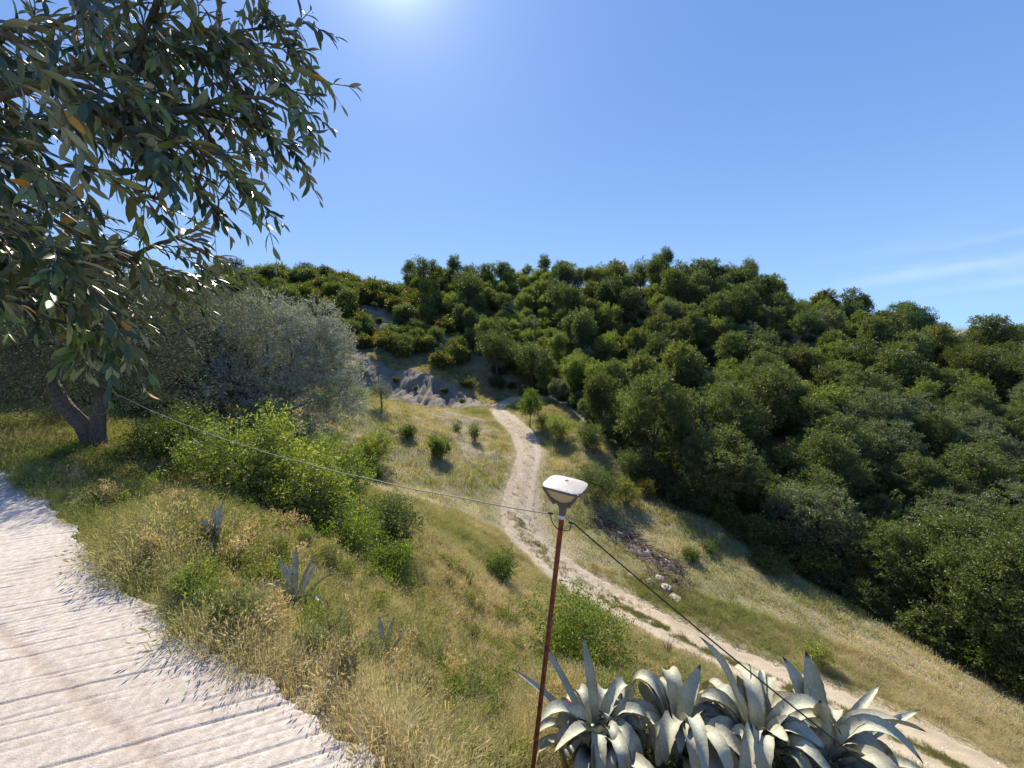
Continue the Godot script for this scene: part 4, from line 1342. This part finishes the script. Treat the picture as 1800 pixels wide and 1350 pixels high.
func build_lamp() -> void:
	var foot := Vector3(0.17, 0, -3.72)
	foot.y = height(foot.x, foot.z) - 0.35
	var neck := Vector3(0.497, 12.17, -3.72)
	var o := thing("lamp_post", "garden lamp post: leaning rusty pole with a grey lantern and white lid", "lamp post", Vector3(foot.x, foot.y + 0.35, foot.z))
	var lean := Basis(Quaternion(Vector3.UP, (neck - foot).normalized()))
	var to_neck := neck - o.position
	var s := Shape.new()
	var low := foot - o.position
	s.tube([low, low.lerp(to_neck, 0.5), to_neck - lean.y * 0.02], [0.026, 0.026, 0.026], 16)
	part("pole", s.mesh(), o, mats.rust)
	s = Shape.new()
	s.tube([to_neck - lean.y * 0.035, to_neck - lean.y * 0.034, to_neck - lean.y * 0.001, to_neck], [0.03, 0.037, 0.037, 0.03], 18)
	part("collar", s.mesh(), o, mats.white_plastic)
	var head := Node3D.new()
	head.name = "lantern"
	o.add_child(head)
	head.position = to_neck
	head.basis = lean * Basis(Vector3.UP, deg_to_rad(-25.0))
	# socket
	s = loft([ring(0.033, 0.0, 3.0, 24), ring(0.036, 0.06, 3.0, 24), ring(0.042, 0.085, 3.4, 24), ring(0.075, 0.14, 4.0, 24)])
	part("socket", s.mesh(), head, mats.lamp_frame)
	# four curved corner ribs, rim rails, panes
	var top := 0.178
	var low_h := 0.085
	var rise := 0.30
	for k in 4:
		var w := PI / 4 + k * PI / 2
		var d := Vector3(cos(w), 0, sin(w))
		var e := Vector3(cos(w + PI / 2), 0, sin(w + PI / 2))
		var lo := d * low_h * 1.2 + Vector3(0, 0.13, 0)
		var hi := d * top * 1.4 + Vector3(0, rise + 0.012, 0)
		s = Shape.new()
		s.tube(bezier(lo, lo.lerp(hi, 0.3) + d * 0.005, lo.lerp(hi, 0.7) + d * 0.004, hi, 6), [0.018, 0.017, 0.016, 0.015, 0.014, 0.013, 0.011], 4)
		part("rib", s.mesh(), head, mats.lamp_frame)
		var hi2 := e * top * 1.4 + Vector3(0, rise + 0.012, 0)
		var lo2 := e * low_h * 1.2 + Vector3(0, 0.13, 0)
		var bow := (d + e).normalized()
		s = Shape.new()
		s.tube(bezier(hi * 0.97, hi.lerp(hi2, 0.33) + bow * 0.03, hi.lerp(hi2, 0.67) + bow * 0.03, hi2 * 0.97, 8), [0.013, 0.013, 0.013, 0.013, 0.013, 0.013, 0.013, 0.013, 0.013], 6)
		part("rail", s.mesh(), head, mats.lamp_frame)
		# lower metal apron below the pane, its upper rim a curve
		var pane := Shape.new()
		var apron := Shape.new()
		for i in 9:
			var t := i / 8.0
			var a0 := lo.lerp(lo2, t) + bow * 0.006 * sin(t * PI)
			var a1 := hi.lerp(hi2, t) + bow * 0.02 * sin(t * PI)
			var cut := 0.44 - 0.26 * sin(t * PI)
			var mid := a0.lerp(a1, cut)
			pane.v.append_array([mid - bow * 0.006, a1 - Vector3(0, 0.006, 0) - bow * 0.006])
			apron.v.append_array([a0, mid])
		for sh in [pane, apron]:
			for i in 8:
				sh.i.append_array([i * 2, i * 2 + 1, i * 2 + 2, i * 2 + 2, i * 2 + 1, i * 2 + 3])
			var n: int = sh.v.size()
			for i in n:
				sh.v.append(sh.v[i] - bow * 0.005)
			for i in 8:
				sh.i.append_array([n + i * 2, n + i * 2 + 2, n + i * 2 + 1, n + i * 2 + 2, n + i * 2 + 3, n + i * 2 + 1])
		part("pane", pane.mesh(), head, mats.lamp_pane)
		part("apron", apron.mesh(), head, mats.lamp_frame)
	# low domed lid with four creases
	var lid := []
	for k in 7:
		var t := k / 6.0
		lid.append(ring((top * 1.13) * (1.0 - t * 0.94), rise + 0.018 + 0.055 * t - 0.012 * t * t, lerpf(3.6, 2.2, t), 32))
	s = loft([ring(top * 1.1, rise + 0.004, 3.6, 32), ring(top * 1.14, rise + 0.01, 3.6, 32)] + lid)
	s.smooth()
	part("lid", s.mesh(), head, mats.lamp_lid)
	s = loft([ring(0.02, rise + 0.058, 2.0, 12), ring(0.02, rise + 0.066, 2.0, 12), ring(0.012, rise + 0.069, 2.0, 12)])
	part("lid_knob", s.mesh(), head, mats.lamp_lid)
	# wire clamps
	for a in [[-0.115, 0.015, 0.0], [0.085, -0.075, 0.02]]:
		var c := to_neck + Vector3(a[0], a[1], a[2])
		s = Shape.new()
		s.tube([c - Vector3(0.025, -0.004, 0), c, c + Vector3(0.025, -0.006, 0)], [0.008, 0.012, 0.008], 8)
		part("clamp", s.mesh(), o, mats.black_cable)
		s = Shape.new()
		s.tube(bezier(c, to_neck.lerp(c, 0.6) + Vector3(0, 0.01, 0), to_neck.lerp(c, 0.4), to_neck + Vector3(0, -0.015, 0), 6), [0.004, 0.004, 0.004, 0.004, 0.004, 0.004, 0.004], 5)
		part("tie_wire", s.mesh(), o, mats.grey_cable)
		s = Shape.new()
		s.tube(bezier(c, c + Vector3(0.0, -0.11, 0), to_neck + Vector3(-0.04 if a[0] < 0 else 0.06, -0.16, 0.02), to_neck + Vector3(-0.014, -0.14, 0.03), 8), [0.005, 0.005, 0.005, 0.005, 0.005, 0.005, 0.005, 0.005, 0.005], 6)
		part("jumper_cable", s.mesh(), o, mats.black_cable)
	# overhead cables
	var left := neck + Vector3(-0.14, 0.012, 0.0)
	var far := Vector3(-11.7, 13.2, -10.25)
	var path := []
	var rr := []
	for k in 41:
		var t := k / 40.0
		path.append(left.lerp(far, t) - Vector3(0, 0.5 * 4.0 * t * (1.0 - t), 0) + Vector3(0, 0.006 * sin(t * 190.0), 0))
		rr.append(0.0055)
	s = Shape.new()
	s.tube(path, rr, 6)
	var c1 := part("overhead_cable", s.mesh(), self, mats.grey_cable)
	c1.name = numbered("overhead_cable")
	tag(c1, "pale twisted cable sagging from the lamp post to the two-trunked olive", "cable")
	path = []
	rr = []
	var right := neck + Vector3(0.11, -0.08, 0.02)
	var end := Vector3(5.6, 8.6, -2.2)
	for k in 31:
		var t := k / 30.0
		path.append(right.lerp(end, t) - Vector3(0, 0.12 * 4.0 * t * (1.0 - t), 0))
		rr.append(0.0068)
	s = Shape.new()
	s.tube(path, rr, 6)
	var c2 := part("black_cable", s.mesh(), self, mats.black_cable)
	c2.name = numbered("overhead_cable")
	tag(c2, "black cable running from the lamp post down over the agaves", "cable")

# ------------------------------------------------------------------ brush heap and stones
func build_heap() -> void:
	rng.seed = 601
	var a := Vector2(6.6, -29.6)
	var b := Vector2(10.9, -23.9)
	var m := (a + b) / 2.0
	var o := thing("brush_heap", "long burnt heap of dark branches and pale ash beside the track", "brush heap", Vector3(m.x, height(m.x, m.y), m.y))
	var s := Shape.new()
	var rows := 40
	var cols := 13
	for k in rows:
		for q in cols:
			var t := float(k) / (rows - 1)
			var u := float(q) / (cols - 1) * 2.0 - 1.0
			var wide := (1.0 + 0.4 * fine.get_noise_2d(t * 8.0, 5.0)) * sin(PI * clampf(t * 0.94 + 0.03, 0, 1)) + 0.1
			var p := a.lerp(b, t) + (b - a).normalized().orthogonal() * u * wide
			var y := height(p.x, p.y) - o.position.y - 0.03
			y += (1.0 - u * u) * 0.34 * (0.6 + 0.9 * fine.get_noise_2d(p.x * 1.5, p.y * 1.5)) + 0.05 * fine.get_noise_2d(p.x * 5.0, p.y * 5.0) * (1.0 - u * u)
			s.v.append(Vector3(p.x - m.x, y, p.y - m.y))
			var c := Color(0.22, 0.17, 0.14).lerp(Color(0.56, 0.53, 0.51), clampf(2.6 * fine.get_noise_2d(p.x * 1.8 + 30.0, p.y * 1.8) - 0.1, 0.0, 1.0))
			s.c.append(c)
	s.grid(cols, rows, 0)
	s.smooth()
	if s.n[200].y < 0.0:
		s.flip()
	part("ash_bed", s.mesh(mats.ground), o)
	for k in 210:
		var t := rng.randf()
		var p := a.lerp(b, t) + (b - a).normalized().orthogonal() * rng.randfn(0, 0.6)
		var w := (b - a).angle() + rng.randfn(0, 0.6)
		var l := rng.randf_range(0.4, 1.5)
		var d := Vector3(cos(w), rng.randf_range(-0.1, 0.25), sin(w)) * l * 0.5
		var c := Vector3(p.x - m.x, height(p.x, p.y) - o.position.y + rng.randf_range(0.1, 0.36), p.y - m.y)
		var r := rng.randf_range(0.012, 0.04)
		s = Shape.new()
		var f := rng.randf_range(0.5, 1.5)
		s.tube([c - d, c + sphere_dir() * 0.08, c + d], [r, r * 0.8, r * 0.4], 5, Color(0.17 * f, 0.125 * f, 0.1 * f))
		part("branch", s.mesh(mats.bark), o)
	# a tangle of dry weeds past its end
	var w0 := Vector2(9.6, -22.6)
	o = thing("dry_weed_tangle", "tangle of dry brown weeds below the burnt heap, around white stones", "weeds", Vector3(w0.x, height(w0.x, w0.y), w0.y))
	s = Shape.new()
	for k in 900:
		var p := Vector3(rng.randfn(0, 0.8), 0, rng.randfn(0, 0.8))
		p.y = height(w0.x + p.x, w0.y + p.z) - o.position.y
		var d := (sphere_dir() + Vector3(0, 0.6, 0)).normalized() * rng.randf_range(0.2, 0.6)
		var f := rng.randf_range(0.7, 1.3)
		s.tube([p, p + d * 0.5 + sphere_dir() * 0.05, p + d], [0.012, 0.01, 0.005], 3, Color(0.33 * f, 0.26 * f, 0.19 * f))
	part("stalks", s.mesh(mats.bark), o).set_meta("kind", "stuff")
	var labels := ["flat white stone lying apart in the grass above the track", "square white stone at the left of the dry weeds", "grey-white boulder in the dry weeds", "pinkish-white boulder in the dry weeds, below the grey-white one", "grey broken slab at the lower end of the dry weeds", "small pale stone lying on the gravel between the wheel ruts"]
	var spots := [[7.5, -23.2, 0.2, 0.35], [8.5, -22.6, 0.2, 0.9], [9.3, -23.1, 0.26, 0.9], [9.35, -22.2, 0.3, 0.8], [9.6, -21.4, 0.34, 0.4], [10.6, -16.6, 0.1, 0.5]]
	for k in spots.size():
		var q: Array = spots[k]
		o = thing("stone", labels[k], "stone", Vector3(q[0], height(q[0], q[1]), q[1]), rng.randf() * TAU)
		s = Shape.new()
		var ballm := SphereMesh.new()
		ballm.radial_segments = 14
		ballm.rings = 8
		ballm.radius = 1.0
		ballm.height = 2.0
		var arr := ballm.get_mesh_arrays()
		for p in arr[Mesh.ARRAY_VERTEX]:
			var d := Vector3(snappedf(p.x, 0.55), snappedf(p.y, 0.6), snappedf(p.z, 0.5)).lerp(p, 0.55)
			d *= 1.0 + 0.18 * fine.get_noise_3d(p.x * 1.4 + k * 9.0, p.y * 1.4, p.z * 1.4)
			s.v.append(Vector3(d.x * q[2] * 1.2, d.y * q[2] * q[3] + q[2] * q[3] * 0.5, d.z * q[2]))
		s.i = arr[Mesh.ARRAY_INDEX]
		part("rock", s.mesh(), o, mats.stone)

# ------------------------------------------------------------------ the olive that overhangs the terrace
func olive_leaf_shapes(length: float, width: float, curl: float, side: int, color: Color, at := Transform3D.IDENTITY, into: Shape = null) -> Shape:
	# one sheet of a leaf: side 1 the glossy upper skin, -1 the felted underside, half a millimetre apart
	var s := into if into else Shape.new()
	var first := s.v.size()
	var prof := [0.06, 0.72, 1.0, 0.78, 0.0]
	for k in 5:
		var t := k / 4.0
		var y := -curl * t * t * length
		var w: float = prof[k] * width * 0.5
		for u in [-1, 0, 1]:
			s.v.append(at * Vector3(t * length, y + absf(u) * w * 0.35 + (0.0 if side > 0 else -0.0006), u * w))
			s.c.append(color)
	for k in 4:
		for q in 2:
			var a := first + k * 3 + q
			if side > 0:
				s.i.append_array([a, a + 3, a + 1, a + 1, a + 3, a + 4])
			else:
				s.i.append_array([a, a + 1, a + 3, a + 1, a + 4, a + 3])
	return s

func build_overhanging_olive() -> void:
	var branches := [[Vector3(-1.37, 14.41, -0.90), Vector3(-1.18, 14.53, -1.00), Vector3(-1.10, 14.59, -1.05), Vector3(-1.01, 14.58, -1.10), Vector3(-0.87, 14.48, -1.15), Vector3(-0.78, 14.40, -1.20)],
		[Vector3(-1.87, 14.72, -1.30), Vector3(-1.53, 14.70, -1.30), Vector3(-1.33, 14.81, -1.35), Vector3(-1.12, 14.90, -1.40), Vector3(-0.93, 14.99, -1.50), Vector3(-0.71, 15.06, -1.55)],
		[Vector3(-0.85, 15.06, -1.20), Vector3(-0.97, 14.84, -1.20), Vector3(-1.01, 14.77, -1.20), Vector3(-1.05, 14.70, -1.22)],
		[Vector3(-1.59, 14.55, -1.20), Vector3(-1.33, 14.57, -1.20), Vector3(-1.19, 14.61, -1.25), Vector3(-0.99, 14.66, -1.30), Vector3(-0.80, 14.63, -1.35), Vector3(-0.68, 14.53, -1.40)],
		[Vector3(-1.63, 14.36, -1.10), Vector3(-1.46, 14.37, -1.20), Vector3(-1.39, 14.31, -1.30), Vector3(-1.30, 14.24, -1.40), Vector3(-1.23, 14.21, -1.50)],
		[Vector3(-1.53, 14.13, -1.00), Vector3(-1.38, 14.12, -1.10), Vector3(-1.29, 14.06, -1.15), Vector3(-1.21, 13.98, -1.20)],
		[Vector3(-0.88, 15.24, -1.50), Vector3(-0.82, 15.04, -1.50), Vector3(-0.76, 14.95, -1.55), Vector3(-0.67, 14.89, -1.60)],
		[Vector3(-1.19, 14.61, -1.25), Vector3(-0.95, 14.59, -1.20), Vector3(-0.80, 14.69, -1.30), Vector3(-0.66, 14.66, -1.35)],
		[Vector3(-1.07, 14.55, -0.80), Vector3(-0.98, 14.56, -0.85), Vector3(-0.98, 14.56, -0.90)],
		[Vector3(-1.15, 14.95, -1.10), Vector3(-1.07, 14.82, -1.10), Vector3(-1.06, 14.76, -1.10)],
		[Vector3(-0.99, 14.66, -1.30), Vector3(-0.87, 14.51, -1.30), Vector3(-0.81, 14.39, -1.35)],
		[Vector3(-1.46, 14.37, -1.20), Vector3(-1.28, 14.19, -1.10), Vector3(-1.15, 14.12, -1.10), Vector3(-1.12, 14.03, -1.15)],
		[Vector3(-2.10, 14.65, -1.50), Vector3(-1.74, 14.65, -1.50), Vector3(-1.62, 14.50, -1.50), Vector3(-1.50, 14.32, -1.50), Vector3(-1.51, 14.16, -1.50)],
		[Vector3(-0.93, 14.99, -1.50), Vector3(-0.82, 14.86, -1.50), Vector3(-0.72, 14.68, -1.50)],
		[Vector3(-1.12, 14.90, -1.40), Vector3(-0.88, 14.78, -1.35), Vector3(-0.75, 14.58, -1.35)],
		[Vector3(-1.30, 14.24, -1.40), Vector3(-1.18, 14.31, -1.45), Vector3(-1.10, 14.26, -1.50)],
		[Vector3(-1.53, 14.35, -0.95), Vector3(-1.24, 14.25, -0.95), Vector3(-1.15, 14.21, -1.00), Vector3(-1.07, 14.15, -1.00)],
		[Vector3(-2.06, 14.27, -1.25), Vector3(-1.59, 14.24, -1.20), Vector3(-1.41, 14.13, -1.20), Vector3(-1.36, 14.03, -1.25), Vector3(-1.32, 13.94, -1.25)],
		[Vector3(-1.49, 14.61, -1.00), Vector3(-1.26, 14.43, -1.00), Vector3(-1.13, 14.37, -1.00), Vector3(-1.06, 14.40, -1.05), Vector3(-1.01, 14.36, -1.10)],
		[Vector3(-2.31, 14.12, -1.50), Vector3(-1.86, 14.28, -1.50), Vector3(-1.63, 14.29, -1.55), Vector3(-1.42, 14.21, -1.60), Vector3(-1.27, 14.17, -1.60)],
		[Vector3(-1.75, 14.86, -1.30), Vector3(-1.40, 14.87, -1.30), Vector3(-1.19, 14.93, -1.30)],
		[Vector3(-1.26, 14.81, -1.35), Vector3(-0.95, 14.86, -1.30), Vector3(-0.79, 14.84, -1.35), Vector3(-0.70, 14.74, -1.40)],
		[Vector3(-1.10, 14.59, -1.05), Vector3(-0.99, 14.50, -1.10), Vector3(-0.92, 14.40, -1.20)]]
	rng.seed = 2024
	var foot := Vector3(-3.4, 10.9, 0.9)
	var fork := Vector3(-3.0, 13.2, 0.2)
	var o := thing("overhanging_olive_tree", "leafy olive branches with dark glossy leaves hanging over the terrace from above the driveway", "tree", foot)
	part("trunk", gnarled([Vector3(0, -0.3, 0), Vector3(0.1, 0.8, -0.1), Vector3(0.15, 1.6, -0.4), fork - foot], 0.24, 0.14, 71), o)
	rng.seed = 2025
	var leaves := []
	var grey := Color(0.2, 0.18, 0.14)
	for b in branches:
		var s := Shape.new()
		var path := []
		if b[0].x < -1.25:
			path.append_array(bezier(fork, fork.lerp(b[0], 0.4) + Vector3(0, 0.15, 0), b[0] - (b[1] - b[0]) * 0.6, b[0], 5))
		var curve := Curve3D.new()
		for k in b.size():
			var t: Vector3 = (b[mini(k + 1, b.size() - 1)] - b[maxi(k - 1, 0)]) / 6.0
			curve.add_point(b[k], -t, t)
		curve.bake_interval = 0.01
		var length := curve.get_baked_length()
		var n := int(length / 0.06) + 2
		for k in n:
			path.append(curve.sample_baked(length * k / (n - 1)) + sphere_dir() * 0.004)
		var rr := []
		for k in path.size():
			path[k] -= foot
			rr.append(lerpf(0.017, 0.003, pow(float(k) / (path.size() - 1), 0.8)))
		s.tube(path, rr, 7, grey, 0.1, rng)
		part("branch", s.mesh(mats.bark), o)
		# twigs with leaves in opposite pairs
		var twigs := Shape.new()
		var d := 0.03
		while d < length + 0.02:
			var p := curve.sample_baked(minf(d, length))
			var fwd := (curve.sample_baked(minf(d + 0.05, length)) - curve.sample_baked(maxf(d - 0.05, 0.0))).normalized()
			var dir := (fwd * rng.randf_range(0.5, 1.1) + sphere_dir() * 0.85 + Vector3(0.15, -0.2, 0)).normalized()
			var long := rng.randf_range(0.1, 0.25) * (1.0 if d < length * 0.8 else 0.8) * (0.55 if p.x > -0.9 else 1.0)
			var bend := (sphere_dir() * 0.5 + Vector3(0, -0.35, 0)) * long
			var tp := bezier(p, p + dir * long * 0.35, p + dir * long * 0.7 + bend * 0.35, p + dir * long + bend, 6)
			var local := []
			for q in tp:
				local.append(q - foot)
			twigs.tube(local, [0.0022, 0.002, 0.0018, 0.0016, 0.0014, 0.0012, 0.0008], 4, Color(0.27, 0.27, 0.19))
			var pairs := int(long / 0.023)
			var young := rng.randf() < 0.28
			var spin := rng.randf() * TAU
			for k in pairs + 1:
				var t := (k + 0.6) / (pairs + 0.6)
				var a: Vector3 = p.bezier_interpolate(tp[0] + dir * long * 0.35, tp[0] + dir * long * 0.7 + bend * 0.35, tp[6], minf(t, 1.0))
				var along: Vector3 = (tp[mini(int(t * 6.0) + 1, 6)] - tp[mini(int(t * 6.0), 5)]).normalized()
				var ref := along.cross(Vector3.UP if absf(along.y) < 0.9 else Vector3.RIGHT).normalized()
				spin += PI / 2 + rng.randf_range(-0.4, 0.4)
				for sd in [0.0, PI]:
					if rng.randf() < 0.12:
						continue
					var side := ref.rotated(along, spin + sd)
					var open := rng.randf_range(0.5, 1.1) * lerpf(1.0, 0.45, t)
					var x := (along * cos(open) + side * sin(open) + Vector3(0, -0.12, 0)).normalized()
					# upper skin turned to the light: up, or towards the twig's tip
					var y := (along * 0.8 + Vector3.UP * 0.9 + sphere_dir() * 0.6)
					y = (y - x * y.dot(x)).normalized()
					var size := rng.randf_range(0.046, 0.08) * lerpf(1.0, 0.62, t * t)
					leaves.append([Transform3D(Basis(x, y, x.cross(y)), a), size, young or t > 0.93, rng.randf()])
			d += rng.randf_range(0.02, 0.044)
		if twigs.v.size():
			part("twig", twigs.mesh(mats.bark), o).set_meta("kind", "stuff")
	# the nearest leaves singly, the rest joined
	var order := []
	for k in leaves.size():
		var at: Vector3 = leaves[k][0].origin - EYE
		var seen: bool = at.z < -0.3 and absf(at.x / at.z) < 1.25 and at.y / -at.z < 0.8
		order.append([at.length() / leaves[k][1] + (0.0 if seen else 1000.0), k])
	order.sort()
	var tops := [Color(0.05, 0.075, 0.028), Color(0.04, 0.062, 0.027), Color(0.065, 0.09, 0.03)]
	var unders := [Color(0.21, 0.245, 0.175), Color(0.175, 0.21, 0.145), Color(0.25, 0.28, 0.2)]
	var variants := []
	for k in 9:
		var m := ArrayMesh.new()
		var young := k >= 6
		for side in [1, -1]:
			var c: Color = (Color(0.13, 0.19, 0.04) if side > 0 else Color(0.24, 0.29, 0.13)) if young else (tops[k % 3] if side > 0 else unders[k % 3])
			var sh := olive_leaf_shapes(1.0, 0.25 + 0.03 * (k % 3), 0.05 + 0.1 * (k % 4), side, c)
			sh.smooth()
			var arr := []
			arr.resize(Mesh.ARRAY_MAX)
			arr[Mesh.ARRAY_VERTEX] = sh.v
			arr[Mesh.ARRAY_NORMAL] = sh.n
			arr[Mesh.ARRAY_COLOR] = sh.c
			arr[Mesh.ARRAY_INDEX] = sh.i
			m.add_surface_from_arrays(Mesh.PRIMITIVE_TRIANGLES, arr)
			m.surface_set_material(0 if side > 0 else 1, mats.olive_top if side > 0 else mats.olive_under)
		variants.append(m)
	var upper := Shape.new()
	var lower := Shape.new()
	for k in order.size():
		var l: Array = leaves[order[k][1]]
		var t: Transform3D = l[0]
		t.origin -= foot
		if k < 300:
			var v := (6 + rng.randi() % 3) if l[2] else rng.randi() % 6
			var leaf := part("leaf", variants[v], o)
			leaf.transform = t.scaled_local(Vector3.ONE * l[1])
		else:
			var q := rng.randi() % 3
			var c1: Color = Color(0.13, 0.19, 0.04) if l[2] else tops[q]
			var c2: Color = Color(0.24, 0.29, 0.13) if l[2] else unders[q]
			if l[3] > 0.985:
				c1 = Color(0.5, 0.24, 0.03)
				c2 = Color(0.5, 0.27, 0.06)
			var curl := rng.randf_range(0.0, 0.4)
			var w: float = l[1] * rng.randf_range(0.24, 0.32)
			olive_leaf_shapes(l[1], w, curl, 1, c1, t, upper)
			olive_leaf_shapes(l[1], w, curl, -1, c2, t, lower)
	upper.smooth()
	lower.smooth()
	part("foliage", upper.mesh(mats.olive_top), o).set_meta("kind", "stuff")
	part("leaf_undersides", lower.mesh(mats.olive_under), o).set_meta("kind", "stuff")
	print("olive leaves ", leaves.size())

func _ready() -> void:
	# camera
	var cam := Camera3D.new()
	cam.name = "camera"
	add_child(cam)
	cam.position = EYE
	cam.rotation_degrees = Vector3(-8, 0, 0)
	cam.fov = 88.0
	cam.near = 0.05
	cam.far = 4000.0
	cam.current = true
	# sun
	var sun := DirectionalLight3D.new()
	sun.name = "sun"
	add_child(sun)
	var az := deg_to_rad(SUN_AZIMUTH)
	var el := deg_to_rad(SUN_HEIGHT)
	var to_sun := Vector3(sin(az) * cos(el), sin(el), -cos(az) * cos(el))
	sun.look_at_from_position(to_sun * 50.0, Vector3.ZERO)
	sun.light_energy = 1.6
	sun.light_color = Color(1.0, 0.95, 0.87)
	sun.light_angular_distance = 0.55
	sun.shadow_enabled = true
	# sky
	var sky := PanoramaSkyMaterial.new()
	sky.panorama = clear_sky(to_sun)
	var e := Environment.new()
	e.background_mode = Environment.BG_SKY
	e.sky = Sky.new()
	e.sky.sky_material = sky
	e.tonemap_mode = Environment.TONE_MAPPER_LINEAR
	e.tonemap_exposure = 1.8
	e.sdfgi_enabled = true
	e.ssao_enabled = true
	e.ssil_enabled = true
	var we := WorldEnvironment.new()
	we.name = "daylight"
	we.environment = e
	add_child(we)
	# ground
	bumps.seed = 11
	bumps.frequency = 0.45
	bumps.fractal_octaves = 3
	swell.seed = 12
	swell.frequency = 0.09
	swell.fractal_octaves = 2
	patches.seed = 13
	patches.frequency = 0.05
	patches.fractal_octaves = 3
	fine.seed = 14
	fine.frequency = 0.7
	fine.fractal_octaves = 3
	for k in road_left.size():
		road_mid.append((road_left[k] + road_right[k]) / 2.0)
	for k in road_left.size():
		var t := (road_mid[mini(k + 1, road_mid.size() - 1)] - road_mid[maxi(k - 1, 0)]).normalized()
		road_half.append(absf((road_left[k] - road_right[k]).cross(t)) / 2.0)
	solve_survey()
	fill_grids()
	make_materials()
	build_ground()
	build_road()
	build_driveway()
	print("setting ", Time.get_ticks_msec())
	make_kinds()
	plant_wood()
	plant_left_hill()
	build_olives()
	build_shrubs()
	build_agaves()
	print("plants ", Time.get_ticks_msec())
	build_lamp()
	build_heap()
	build_overhanging_olive()
	print("things ", Time.get_ticks_msec())
	sow_grass()
	print("done ", Time.get_ticks_msec())

func clear_sky(to_sun: Vector3) -> ImageTexture:
	# a clear sky, paler low down, with the haze that brightens round the sun and a few thin streaks of ice cloud
	var w := 1024
	var hh := 512
	var im := Image.create(w, hh, false, Image.FORMAT_RGBF)
	var a := FastNoiseLite.new()
	a.seed = 5
	a.frequency = 1.0
	a.fractal_octaves = 4
	var b := FastNoiseLite.new()
	b.seed = 9
	b.frequency = 1.0
	b.fractal_octaves = 2
	var top := Vector3(0.066, 0.148, 0.38)
	var low := Vector3(0.245, 0.42, 0.7)
	for j in hh:
		var el := (0.5 - (j + 0.5) / hh) * PI
		var y := sin(el)
		var grade := top.lerp(low, pow(1.0 - clampf(y, 0.0, 1.0), 3.2))
		for i in w:
			if y < -0.02:
				im.set_pixel(i, j, Color(0.2, 0.22, 0.17))
				continue
			var az := wrapf((i + 0.5) / w * TAU, -PI, PI)
			var d := Vector3(sin(az) * cos(el), y, -cos(az) * cos(el))
			var off := rad_to_deg(d.angle_to(to_sun))
			var c := grade + Vector3(0.9, 0.92, 0.95) * (2.2 * exp(-off / 1.9) + 0.17 * exp(-off / 8.0)) + Vector3(0.085, 0.11, 0.15) * exp(-off / 28.0)
			# streaks rise gently to the right
			var along := az * cos(0.1) + el * sin(0.1)
			var across := el * cos(0.1) - az * sin(0.1)
			if el < 0.6 and absf(az) > 0.3:
				var streak := a.get_noise_2d(along * 2.2 + 3.0, across * 34.0)
				var bank := b.get_noise_2d(along * 1.4 + 11.0, across * 6.0 + 4.0)
				var wanted := exp(-((across - 0.02) / 0.045) ** 2) * smoothstep(0.5, 1.0, az) * (1.0 - smoothstep(1.8, 2.6, az))
				var m := clampf(streak * 1.2 + 0.12, 0.0, 1.0) * clampf(wanted + clampf(bank * 1.5 - 0.4, 0.0, 1.0) * 0.3 * smoothstep(0.9, 1.5, absf(az)), 0.0, 1.0)
				c = c.lerp(Vector3(0.62, 0.68, 0.78), m * 0.4)
			im.set_pixel(i, j, Color(c.x, c.y, c.z))
	return ImageTexture.create_from_image(im)
